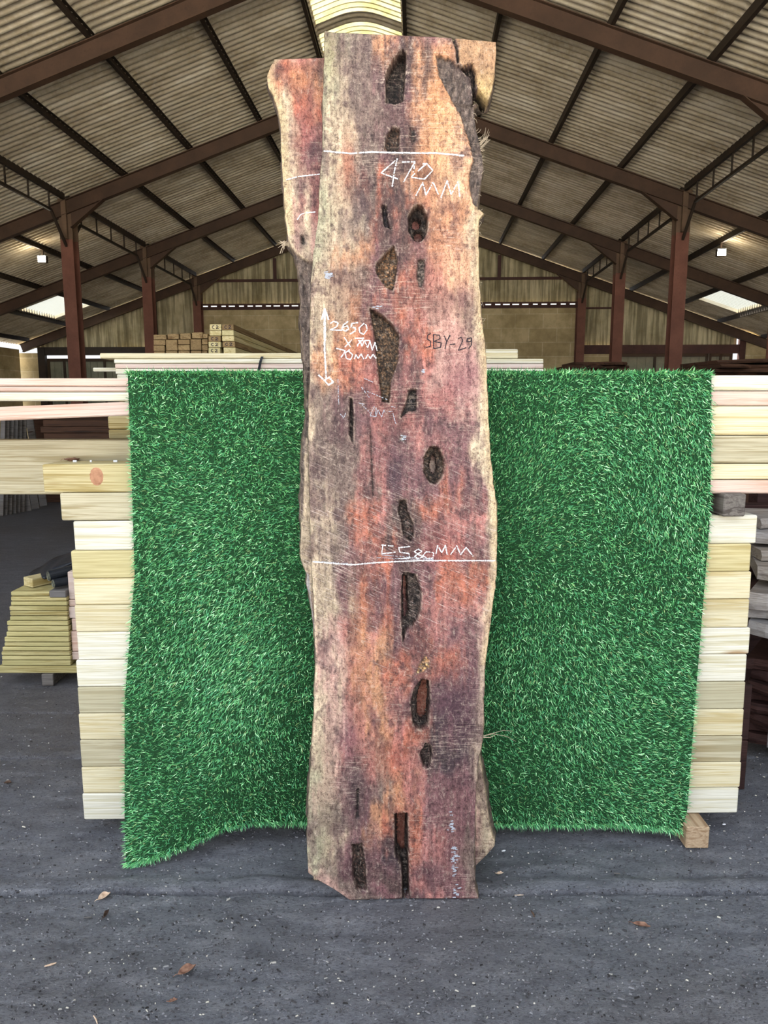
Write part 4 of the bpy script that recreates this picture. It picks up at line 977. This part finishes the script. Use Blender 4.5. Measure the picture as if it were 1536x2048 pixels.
rowy = [62, 110, 160, 230, 300, 370, 440, 500, 560, 620, 680, 740, 800, 860, 920, 980, 1040, 1100, 1160, 1220, 1280, 1340, 1400, 1460, 1520, 1580, 1640, 1700, 1760]
codes = ['GDDOVVMMM', 'GDDOBOOMM', 'GTDVBOODM', 'GTDDVOLLB', 'GTDVBOLLO', 'GTDRBOLLO', 'GTDRBROOT', 'GTOVBVOLT', 'TTDVRPPLS', 'TTOVRPMMT', 'TOORVRMMT', 'TORPBPMMS',
 'TDVPVPPMS', 'TDVPVPVVS', 'TDDPVVPVS', 'TDDPVVRVS', 'TDRPBRPPS', 'TDVRBVPVT', 'TDVRVVRRT', 'TTVRVPPPS', 'TMPOVRPVS', 'SMPORPRVS', 'SMPOPVVVS', 'SMPOPRKVD', 'TMPDPPKKT', 'GMVDOPVVD', 'GDVORRVVD', 'GTVVKRPVD', 'MDVBVPVVD']
rowy = rowy[:len(codes)]
ell = lambda cx, cy, rx_, ry_, n_=16, w=.0: [(cx+rx_*math.cos(2*math.pi*i/n_)*(1+w*math.sin(3*i)), cy+ry_*math.sin(2*math.pi*i/n_)) for i in range(n_)]
brown = (104, 80, 62); dark = (58, 46, 42)
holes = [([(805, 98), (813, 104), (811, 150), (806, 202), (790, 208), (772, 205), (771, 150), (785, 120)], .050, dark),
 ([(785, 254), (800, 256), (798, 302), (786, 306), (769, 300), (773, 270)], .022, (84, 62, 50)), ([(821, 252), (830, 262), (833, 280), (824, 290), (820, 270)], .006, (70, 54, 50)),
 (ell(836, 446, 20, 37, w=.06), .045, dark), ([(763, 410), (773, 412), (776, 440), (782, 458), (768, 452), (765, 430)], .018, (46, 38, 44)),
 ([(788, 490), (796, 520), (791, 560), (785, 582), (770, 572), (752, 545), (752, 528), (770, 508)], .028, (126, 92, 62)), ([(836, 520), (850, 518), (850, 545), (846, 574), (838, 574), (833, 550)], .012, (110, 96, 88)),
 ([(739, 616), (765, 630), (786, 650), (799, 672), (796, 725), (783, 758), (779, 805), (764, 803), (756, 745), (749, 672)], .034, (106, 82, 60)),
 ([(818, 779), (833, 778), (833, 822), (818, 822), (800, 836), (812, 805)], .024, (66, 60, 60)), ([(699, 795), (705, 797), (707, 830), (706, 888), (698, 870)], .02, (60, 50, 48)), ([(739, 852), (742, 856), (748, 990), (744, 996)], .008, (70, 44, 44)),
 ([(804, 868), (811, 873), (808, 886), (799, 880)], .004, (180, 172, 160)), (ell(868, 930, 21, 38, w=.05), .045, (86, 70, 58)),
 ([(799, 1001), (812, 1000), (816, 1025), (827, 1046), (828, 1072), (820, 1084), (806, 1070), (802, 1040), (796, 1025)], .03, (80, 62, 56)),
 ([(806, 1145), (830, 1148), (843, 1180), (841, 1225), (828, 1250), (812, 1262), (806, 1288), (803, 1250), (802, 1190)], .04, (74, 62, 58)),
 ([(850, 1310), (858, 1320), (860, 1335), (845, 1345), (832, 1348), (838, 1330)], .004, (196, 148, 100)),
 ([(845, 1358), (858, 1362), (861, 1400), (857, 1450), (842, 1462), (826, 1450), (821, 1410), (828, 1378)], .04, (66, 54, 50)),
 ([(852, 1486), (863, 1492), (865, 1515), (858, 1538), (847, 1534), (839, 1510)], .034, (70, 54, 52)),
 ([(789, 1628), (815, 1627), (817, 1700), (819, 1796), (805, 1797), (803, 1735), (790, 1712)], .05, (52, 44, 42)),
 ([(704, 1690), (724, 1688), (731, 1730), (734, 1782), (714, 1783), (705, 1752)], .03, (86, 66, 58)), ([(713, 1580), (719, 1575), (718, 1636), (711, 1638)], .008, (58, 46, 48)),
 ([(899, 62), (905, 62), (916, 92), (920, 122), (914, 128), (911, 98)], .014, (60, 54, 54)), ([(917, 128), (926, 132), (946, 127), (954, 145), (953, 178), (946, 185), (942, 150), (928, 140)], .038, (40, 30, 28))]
thru = [[(948, 177), (957, 177), (966, 188), (974, 197), (974, 206), (948, 206)], ell(833, 436, 10, 12), ell(838, 462, 10, 12), ell(868, 928, 8, 21), [(806, 1152), (814, 1158), (815, 1200), (818, 1225), (813, 1244), (807, 1240), (805, 1190)],
 [(845, 1366), (856, 1368), (858, 1400), (854, 1444), (842, 1452), (833, 1440), (834, 1400)], [(793, 1634), (812, 1632), (812, 1718), (803, 1722), (793, 1705)]]
stains = [(790, 950, 16, 45, (72, 52, 62), .8), (845, 350, 18, 24, (84, 52, 40), .6), (770, 420, 22, 50, (72, 52, 50), .6), (722, 430, 20, 60, (60, 48, 58), .25), (800, 830, 30, 40, (96, 52, 46), .5), (690, 960, 22, 60, (110, 90, 84), .5),
 (900, 1400, 60, 60, (84, 58, 68), .7), (930, 1440, 34, 90, (74, 50, 60), .55), (712, 1560, 20, 70, (80, 64, 66), .8), (700, 1480, 16, 50, (120, 76, 92), .5), (840, 1290, 26, 30, (74, 50, 56), .7), (760, 1190, 60, 26, (96, 62, 66), .5), (790, 230, 36, 40, (92, 66, 66), .6), (715, 150, 36, 80, (116, 98, 92), .5),
 (880, 230, 34, 120, (216, 152, 98), .55), (695, 330, 16, 60, (196, 108, 78), .5), (880, 540, 60, 110, (200, 134, 108), .45), (720, 1300, 22, 140, (204, 142, 92), .5), (760, 760, 24, 70, (176, 82, 66), .4), (930, 760, 40, 50, (130, 76, 88), .5), (905, 700, 30, 60, (196, 140, 130), .5), (900, 1690, 30, 90, (118, 78, 78), .5), (780, 1520, 40, 40, (196, 104, 74), .5), (880, 1100, 60, 30, (160, 70, 62), .4), (650, 1600, 26, 120, (182, 170, 136), .5), (660, 100, 16, 60, (166, 160, 116), .6), (862, 605, 60, 26, (96, 66, 62), .45), (700, 590, 46, 60, (118, 78, 66), .45)]
barkpoly = [(870, 108), (885, 112), (902, 116), (915, 128), (930, 132), (948, 128), (955, 150), (951, 186), (951, 205), (980, 290), (985, 400), (955, 420), (944, 405), (938, 372), (938, 345), (946, 320), (938, 285), (922, 235), (905, 205), (892, 180), (876, 150)]
def post1(px, py, ss, c, dep):
    # corner piece at the top right keeps its flat sawn face
    k = sdf(px, py, [(906, 55), (1000, 55), (1000, 204), (976, 204), (960, 182), (954, 172), (952, 142), (945, 126), (926, 131), (919, 124), (917, 92)]) < 0
    mo = fbm(px/7, py/10, 3, 5)[..., None]; cc = np.array([176, 138, 104])*(.8+.4*mo); gr = np.clip((py-130)/60, 0, 1)[..., None]; cc = cc*(1-gr)+np.array([188, 160, 108])*gr*(.85+.3*mo)
    c = np.where(k[..., None], cc, c); dep = np.where(k, 0, dep)
    # pale live edge on the right
    e_ = np.clip(1-np.abs(ss-1)*(340)/16, 0, 1)*((py > 410) & (py < 1330)); m_ = (e_*.8)[..., None]; c = c*(1-m_)+np.array([212, 186, 142])*m_
    return c, dep
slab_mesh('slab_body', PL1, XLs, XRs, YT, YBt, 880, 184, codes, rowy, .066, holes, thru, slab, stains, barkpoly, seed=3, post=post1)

# chalk and ink writing as thin ribbons lying on the sawn face
def strokes(plane, lines, width, mat, name, parent, dash=0.0, label=None, jit=.35, lift=.0012):
    m = MB(); rr = random.Random(len(lines)*7+int(width*10))
    for ln in lines:
        pts = []
        for a, b in zip(ln[:-1], ln[1:]):
            n_ = max(1, int(math.hypot(b[0]-a[0], b[1]-a[1])/1.6))
            pts += [(a[0]+(b[0]-a[0])*i/n_, a[1]+(b[1]-a[1])*i/n_) for i in range(n_)]
        pts.append(ln[-1]); pts = [(x+rr.uniform(-jit, jit), y+rr.uniform(-jit, jit)) for x, y in pts]
        for (x0_, y0_), (x1_, y1_) in zip(pts[:-1], pts[1:]):
            if rr.random() < dash: continue
            dx, dy = x1_-x0_, y1_-y0_; l_ = math.hypot(dx, dy) or 1; w0 = width*rr.uniform(.55, 1.1)/2; nx_, ny_ = -dy/l_*w0, dx/l_*w0
            ex_, ey_ = dx/l_*.35, dy/l_*.35
            q = plane.pos([x0_-nx_-ex_, x0_+nx_-ex_, x1_+nx_+ex_, x1_-nx_+ex_], [y0_-ny_-ey_, y0_+ny_-ey_, y1_+ny_+ey_, y1_-ny_+ey_]) - INTO*(lift+rr.random()*.0003)
            m.add([tuple(v) for v in q], [(0, 1, 2, 3)])
    o = m.build(name, mat, parent, tuple(parent.location))
    if label: o['label'] = label
    return o
def cv(pts, ox, oy, s): return [[(ox+x/s, oy+y/s) for x, y in ln] for ln in pts]
A2 = cv([[(350, 695), (348, 800), (350, 960), (360, 1150)], [(332, 765), (350, 695), (375, 768)], [(352, 700), (354, 900)], [(310, 1120), (350, 1155), (375, 1185), (405, 1165), (380, 1135), (355, 1150)],
  [(385, 790), (410, 776), (435, 788), (428, 812), (385, 832), (460, 835)], [(500, 778), (470, 800), (460, 825), (480, 840), (505, 826), (495, 806), (468, 814)],
  [(562, 785), (525, 790), (518, 815), (545, 818), (548, 838), (512, 858)], [(600, 790), (570, 820), (575, 850), (600, 860), (622, 830), (615, 800), (598, 790)]], 540, 400, 3.2)
A3 = cv([[(475, 880), (515, 940)], [(525, 895), (480, 940)], [(545, 885), (600, 885), (560, 930)], [(565, 900), (640, 900)], [(560, 935), (575, 900), (590, 935), (605, 900), (625, 945), (640, 905), (655, 960), (672, 912), (685, 965)],
  [(425, 950), (465, 960), (482, 966), (455, 1008)], [(510, 958), (480, 980), (490, 1015), (515, 1022), (530, 992), (500, 965)], [(540, 1018), (550, 990), (565, 1015), (582, 986), (600, 1018)], [(612, 1015), (627, 990), (642, 1015), (660, 988), (682, 1018)]], 540, 400, 3.2)
strokes(PL1, A2[:4], 3.6, M['chalk'], 'chalk_mark', slab, .12, 'white chalk height arrow'); strokes(PL1, A2[4:], 2.8, M['chalk'], 'chalk_mark', slab, .08, 'white chalk number 2650')
strokes(PL1, A3[:5], 2.4, M['chalk'], 'chalk_mark', slab, .12, 'white chalk cross and scribbled MM'); strokes(PL1, A3[5:], 2.5, M['chalk'], 'chalk_mark', slab, .1, 'white chalk 70MM')
INK = cv([[(1030, 855), (1008, 865), (1005, 888), (1028, 905), (1028, 935), (1000, 945)], [(1045, 862), (1048, 950)], [(1045, 862), (1085, 866), (1088, 888), (1050, 905), (1095, 915), (1092, 943), (1048, 952)], [(1115, 870), (1132, 908)], [(1152, 866), (1130, 910), (1120, 952)],
  [(1150, 925), (1185, 922)], [(1205, 888), (1222, 878), (1234, 898), (1205, 962), (1256, 946)], [(1287, 883), (1262, 888), (1260, 908), (1286, 906), (1290, 883), (1288, 930), (1272, 950)]], 540, 400, 3.2)
strokes(PL1, INK, 2.3, M['ink'], 'ink_mark', slab, 0, 'dark marker code SBY-29', jit=.12)
T1 = cv([[(862, 828), (775, 905), (872, 940)], [(870, 820), (852, 900), (840, 985)], [(880, 842), (975, 838), (905, 962)], [(975, 842), (965, 900)], [(1040, 852), (950, 930), (1030, 942), (1080, 890), (1045, 850), (1020, 850)],
  [(980, 1038), (1020, 962), (1040, 1036), (1082, 958), (1112, 1030)], [(1128, 1050), (1165, 950), (1188, 1032), (1230, 955), (1238, 1045)]], 500, 40, 2.954)
strokes(PL1, T1, 2.8, M['chalk'], 'chalk_mark', slab, .28, 'white chalk 470 MM')
strokes(PL1, cv([[(437, 775), (600, 790), (720, 780), (850, 785), (1000, 788), (1100, 787), (1265, 803)]], 500, 40, 2.954), 3.4, M['chalk'], 'chalk_mark', slab, .06, 'upper white chalk measuring line')
T2 = cv([[(640, 1222), (720, 1228)], [(640, 1282), (735, 1272)], [(648, 1225), (640, 1280)], [(838, 1232), (758, 1240), (768, 1272), (830, 1280), (836, 1312), (762, 1316)], [(895, 1250), (868, 1268), (900, 1290), (930, 1304), (890, 1318), (870, 1300), (920, 1265), (895, 1250)],
  [(950, 1268), (928, 1295), (960, 1316), (1000, 1312), (1002, 1275), (950, 1268)], [(1018, 1285), (1030, 1225), (1060, 1275), (1085, 1222), (1097, 1290)], [(1118, 1292), (1165, 1225), (1190, 1290), (1230, 1238), (1278, 1300)]], 580, 740, 3.491)
strokes(PL1, T2, 2.5, M['chalk'], 'chalk_mark', slab, .2, 'white chalk 580 MM')
strokes(PL1, cv([[(160, 1338), (300, 1350), (430, 1360), (600, 1345), (900, 1330), (1430, 1331)]], 580, 740, 3.491), 2.8, M['chalk'], 'chalk_mark', slab, .05, 'lower white chalk measuring line')
strokes(PL1, cv([[(600, 1308), (760, 1318), (1000, 1325)], [(640, 1290), (1000, 1322)], [(160, 1334), (430, 1352)]], 580, 740, 3.491), 1.4, M['smear'], 'chalk_mark', slab, .35)
FT = cv([[(335, 60), (340, 240)], [(345, 300), (375, 335), (390, 300)], [(500, 240), (560, 300)], [(590, 250), (560, 320), (600, 325), (600, 260)], [(600, 325), (615, 280), (640, 328), (655, 280), (682, 332)], [(690, 290), (715, 290), (738, 375)], [(700, 255), (735, 260)],
   [(500, 120), (560, 200)], [(520, 60), (590, 90)], [(540, 150), (700, 215)], [(480, 230), (520, 240)]], 580, 740, 3.491)
strokes(PL1, FT, 1.6, M['smear'], 'chalk_smear', slab, .45, 'faint rubbed-out chalk lettering')
rr = random.Random(5); sm = []
for (cx, cy, w_, h_, n_) in ((655, 550, 6, 5, 26), (903, 1650, 3, 14, 16), (909, 1715, 5, 26, 34), (912, 1780, 5, 14, 16), (806, 875, 4, 6, 6), (755, 615, 12, 3, 6), (846, 745, 3, 4, 6)):
    for k in range(n_):
        x = cx+rr.gauss(0, w_*.6); y = cy+rr.gauss(0, h_*.6); sm.append([(x-2.5, y), (x+2.5, y+rr.uniform(-1, 1))])
strokes(PL1, sm, 2.0, M['smear'], 'chalk_smear', slab, .1, 'pale chalk or paint smudges')
# loose bark fibres on the right edge of the slab
fb3 = []
for k in range(60):
    py_ = rr.choice([rr.uniform(270, 320), rr.uniform(415, 480), rr.uniform(540, 640), rr.uniform(640, 760), rr.uniform(200, 420)])
    px_ = float(interp(py_, [(y, x) for x, y in XRs]))-2
    p = PL1.pos(px_, py_)+INTO*.01; L = rr.uniform(.004, .016); a = rr.uniform(-1.2, 1.3)
    fb3.append([Vector(p), Vector(p)+Vector((L*.6, -.004, L*.4*a)), Vector(p)+Vector((L, -.002+rr.uniform(-.004, .004), L*a+rr.uniform(-.004, .004)))])
for k in range(14):
    p = PL1.pos(rr.uniform(958, 965), rr.uniform(284, 300)); fb3.append([Vector(p), Vector(p)+Vector((.012, -.004, .012)), Vector(p)+Vector((rr.uniform(.012, .03), -.006, rr.uniform(0, .045)))])
m = MB()
for f_ in fb3: m.tube(f_, [.0008, .0006, .0003], 5)
o = m.build('bark_fibres', M['fibre'], slab, tuple(slab.location)); o['kind'] = 'stuff'
m = MB(); p = Vector(PL1.pos(967, 1472)); m.tube([p, p+Vector((.02, -.01, .012)), p+Vector((.06, -.015, .026)), p+Vector((.09, -.012, .022))], [.001, .0008, .0006, .0004], 5)
m.tube([p, p+Vector((.03, -.01, .012)), p+Vector((.07, -.015, .006)), p+Vector((.10, -.012, -.012))], [.001, .0008, .0006, .0004], 5); m.tube([p-Vector((0, 0, .004)), p+Vector((.02, -.01, .0)), p+Vector((.035, -.01, .008))], [.002, .0012, .0006], 5)
m.build('loose_twig', M['fibre'], slab, tuple(slab.location))

# -- rear slab
PL2 = Plane_(YB+.085)
slab2 = empty('waney_edge_slab', (-.1, YB+.085, 0)); tag(slab2, 'shorter barky live-edge slab behind the front one, its red top showing at upper left', 'timber slab')
X2 = [(548, 116), (541, 124), (534, 142), (536, 165), (549, 190), (558, 225), (561, 250), (563, 300), (566, 350), (569, 400), (572, 440), (576, 480), (588, 510), (596, 540), (601, 600), (599, 640), (604, 690), (608, 745), (612, 800), (612, 830), (606, 870), (602, 900), (600, 1000), (603, 1060), (600, 1108), (606, 1128), (614, 1150), (613, 1170), (621, 1200), (628, 1260), (632, 1320), (632, 1440), (626, 1500), (618, 1560), (617, 1640), (622, 1700), (628, 1760), (634, 1784)]
R2 = [(880, 116), (885, 300), (890, 700), (900, 1100), (930, 1400), (955, 1480), (962, 1530), (972, 1600), (978, 1650), (989, 1682), (989, 1693), (972, 1712), (955, 1728), (900, 1784)]
T_2 = [(530, 124), (548, 119), (645, 116), (900, 112)]; B_2 = [(600, 1784), (900, 1784), (1000, 1784)]
rowy2 = [112, 150, 200, 260, 330, 400, 470, 600, 800, 1000, 1200, 1400, 1500, 1600, 1700, 1784]
codes2 = ['MPOPPPP', 'RODOPPP', 'TRPVPPP', 'TPRPPPP', 'TVBVPPP', 'SPRPPPP', 'SMPPPPP', 'DTRRRRR', 'TTMRRRP', 'TTMPPPP', 'TTMRPRS', 'TPMRRRS', 'TPMRPSS', 'TPMRRMS', 'TTMRRMS', 'STMRRTS']
bark2 = [(560, 440), (576, 470), (582, 492), (594, 508), (608, 518), (624, 523), (650, 523), (650, 860), (618, 860), (610, 905), (607, 1040), (590, 1060), (580, 700)]
def post2(px, py, ss, c, dep):
    e_ = np.clip(1-(px-interp(py, [(y, x) for x, y in X2]))/17, 0, 1)*(py < 470); e_ = np.sqrt(e_)[..., None]*.85; c = c*(1-e_)+np.array([206, 184, 140])*e_*(.85+.3*fbm(px/5, py/5, 2, 8)[..., None])
    e2 = (np.clip(1-np.abs(px-interp(py, [(440, 574), (470, 578), (492, 585), (508, 597), (518, 610), (523, 624)]))/5, 0, 1)*((py > 440) & (py < 523)))[..., None]*.7; c = c*(1-e2)+np.array([226, 206, 170])*e2
    g = (sdf(px, py, [(600, 1135), (618, 1150), (622, 1200), (630, 1260), (600, 1260)]) < 0)[..., None]; c = np.where(g, np.array([176, 170, 168]), c)
    return c, dep
slab_mesh('slab_body', PL2, X2, R2, T_2, B_2, 420, 110, codes2, rowy2, .058, [([(601, 470), (609, 470), (612, 488), (603, 489)], .008, (70, 58, 52))], [], slab2, [(868, 928, 14, 22, (196, 180, 166), .95), (803, 1670, 14, 50, (120, 76, 66), .7), (845, 1400, 16, 50, (150, 92, 74), .7), (600, 160, 26, 40, (196, 122, 84), .6), (622, 200, 12, 60, (120, 82, 84), .5), (600, 280, 16, 60, (150, 74, 70), .5)], bark2, seed=40, barkw=(.010, .016), post=post2)
strokes(PL2, cv([[(215, 945), (290, 925), (412, 912)], [(280, 1180), (300, 1150), (330, 1140), (385, 1135)]], 500, 40, 2.954), 2.6, M['chalk'], 'chalk_mark', slab2, .08, 'white chalk line')
m = MB()
p = Vector(PL2.pos(578, 490))
for k in range(16): m.tube([p+Vector((0, 0, rr.uniform(-.006, .006))), p+Vector((rr.uniform(-.02, -.006), -.01, rr.uniform(-.008, .012))), p+Vector((rr.uniform(-.034, -.012), -.012, rr.uniform(-.03, .016)))], [.0016, .0012, .0006], 5)
o = m.build('frayed_bark', M['fibre'], slab2, tuple(slab2.location)); o['kind'] = 'stuff'
# ================================================================== LITTER
def g(px, py): p = atz(px, py); return (p.x, p.y, 0)
leaf('dry_leaf', g(209, 1795), .9, .042, .030, .010, M['leaf_pale'], 'pale curled leaf on the floor at the left, just below the long seam', None, .001, .004)
leaf('dry_leaf', g(213, 1830), 1.5, .034, .014, .008, M['leaf_dark'], 'small dark curled leaf on the floor below the pale leaf', None, .001, .004)
leaf('dry_leaf', g(374, 1943), .7, .052, .034, .010, M['leaf'], 'brown crumpled leaf on the floor at lower left, below the mat corner', None, .001, .005)
leaf('dry_leaf', g(1283, 1853), -.3, .050, .016, .010, M['leaf'], 'brown curled leaf on the floor at the right foreground', None, .001, .005)
leaf('dry_leaf', g(1000, 1748), .2, .022, .014, .004, M['leaf_pale'], 'tiny tan leaf scrap on the floor right of the slab foot', None, .001, .002)
leaf('dry_leaf', g(346, 2003), .4, .022, .012, .004, M['leaf'], 'tiny brown leaf scrap near the bottom edge at left', None, .001, .002)
leaf('dry_leaf', g(16, 1567), .1, .03, .022, .008, M['leaf_dark'], 'dark leaf on the floor at the far left edge', None, .001, .003)
def stick(px, py, ang, L, r, mat, lab):
    p = g(px, py); c_, s_ = math.cos(ang)*L/2, math.sin(ang)*L/2
    tag(MB().tube([(p[0]-c_, p[1]-s_, r), (p[0]+.002, p[1], r*1.1), (p[0]+c_, p[1]+s_, r)], [r*.6, r, r*.5], 7).build('wood_splinter', mat, None, p), lab, 'splinter', 'splinters on the floor')
stick(101, 1931, .45, .030, .003, M['leaf_pale'], 'white splinter on the floor at lower left'); stick(1065, 1829, 1.75, .028, .003, M['leaf_dark'], 'dark upright-lying splinter on the floor right of the slab foot')
stick(191, 2041, -.9, .032, .002, M['leaf_pale'], 'pale splinter at the bottom edge, left of centre'); stick(176, 1836, .1, .022, .0025, M['wood_weathered'], 'grey splinter beside the small dark leaf'); stick(1007, 1703, .3, .014, .003, M['chalk'], 'white crumb just right of the rear slab foot')
stick(1038, 1791, .05, .030, .0016, M['leaf_pale'], 'thin pale splinter on the seam right of the slab'); stick(1234, 1748, -.2, .022, .002, M['wood_weathered'], 'grey curved splinter under the right half of the mat'); stick(1448, 1650, .1, .012, .003, M['chalk'], 'white crumb on the floor right of the short bearer')
m = MB(); nC = 7000; rr = random.Random(17)
for k in range(nC):
    py_ = 1340+700*rr.random()**.8; px_ = rr.uniform(-40, 1576)
    p = atz(px_, py_); s_ = rr.uniform(.0006, .0020)*(1 if rr.random() < .93 else 1.8); a = rr.uniform(-.8, .8); l_ = s_*rr.uniform(1, 3); c_, q_ = math.cos(a), math.sin(a)
    b = [(-l_, -s_*.5), (l_*.9, -s_*.4), (l_, s_*.4), (-l_*.8, s_*.5)]; h = rr.uniform(.0008, .0025); z_ = -.001
    m.add([(p.x+x*c_-y*q_, p.y+x*q_+y*c_, z_) for x, y in b]+[(p.x+x*.8*c_-y*.8*q_, p.y+x*.8*q_+y*.8*c_, z_+h+.002) for x, y in b], [(4, 5, 6, 7), (0, 1, 5, 4), (1, 2, 6, 5), (2, 3, 7, 6), (3, 0, 4, 7)])
n = NT('chips', .8, .2); a = n.node('ShaderNodeNewGeometry'); n.out(n.ramp(a.outputs['Random Per Island'], [(.0, lin(44, 42, 42)), (.5, lin(100, 98, 102)), (.93, lin(138, 138, 142)), (.99, lin(206, 200, 186))]))
tag(m.build('wood_chips', n.m), 'scattered wood chips and crumbs trodden into the dark floor', 'wood chips', None, 'stuff')
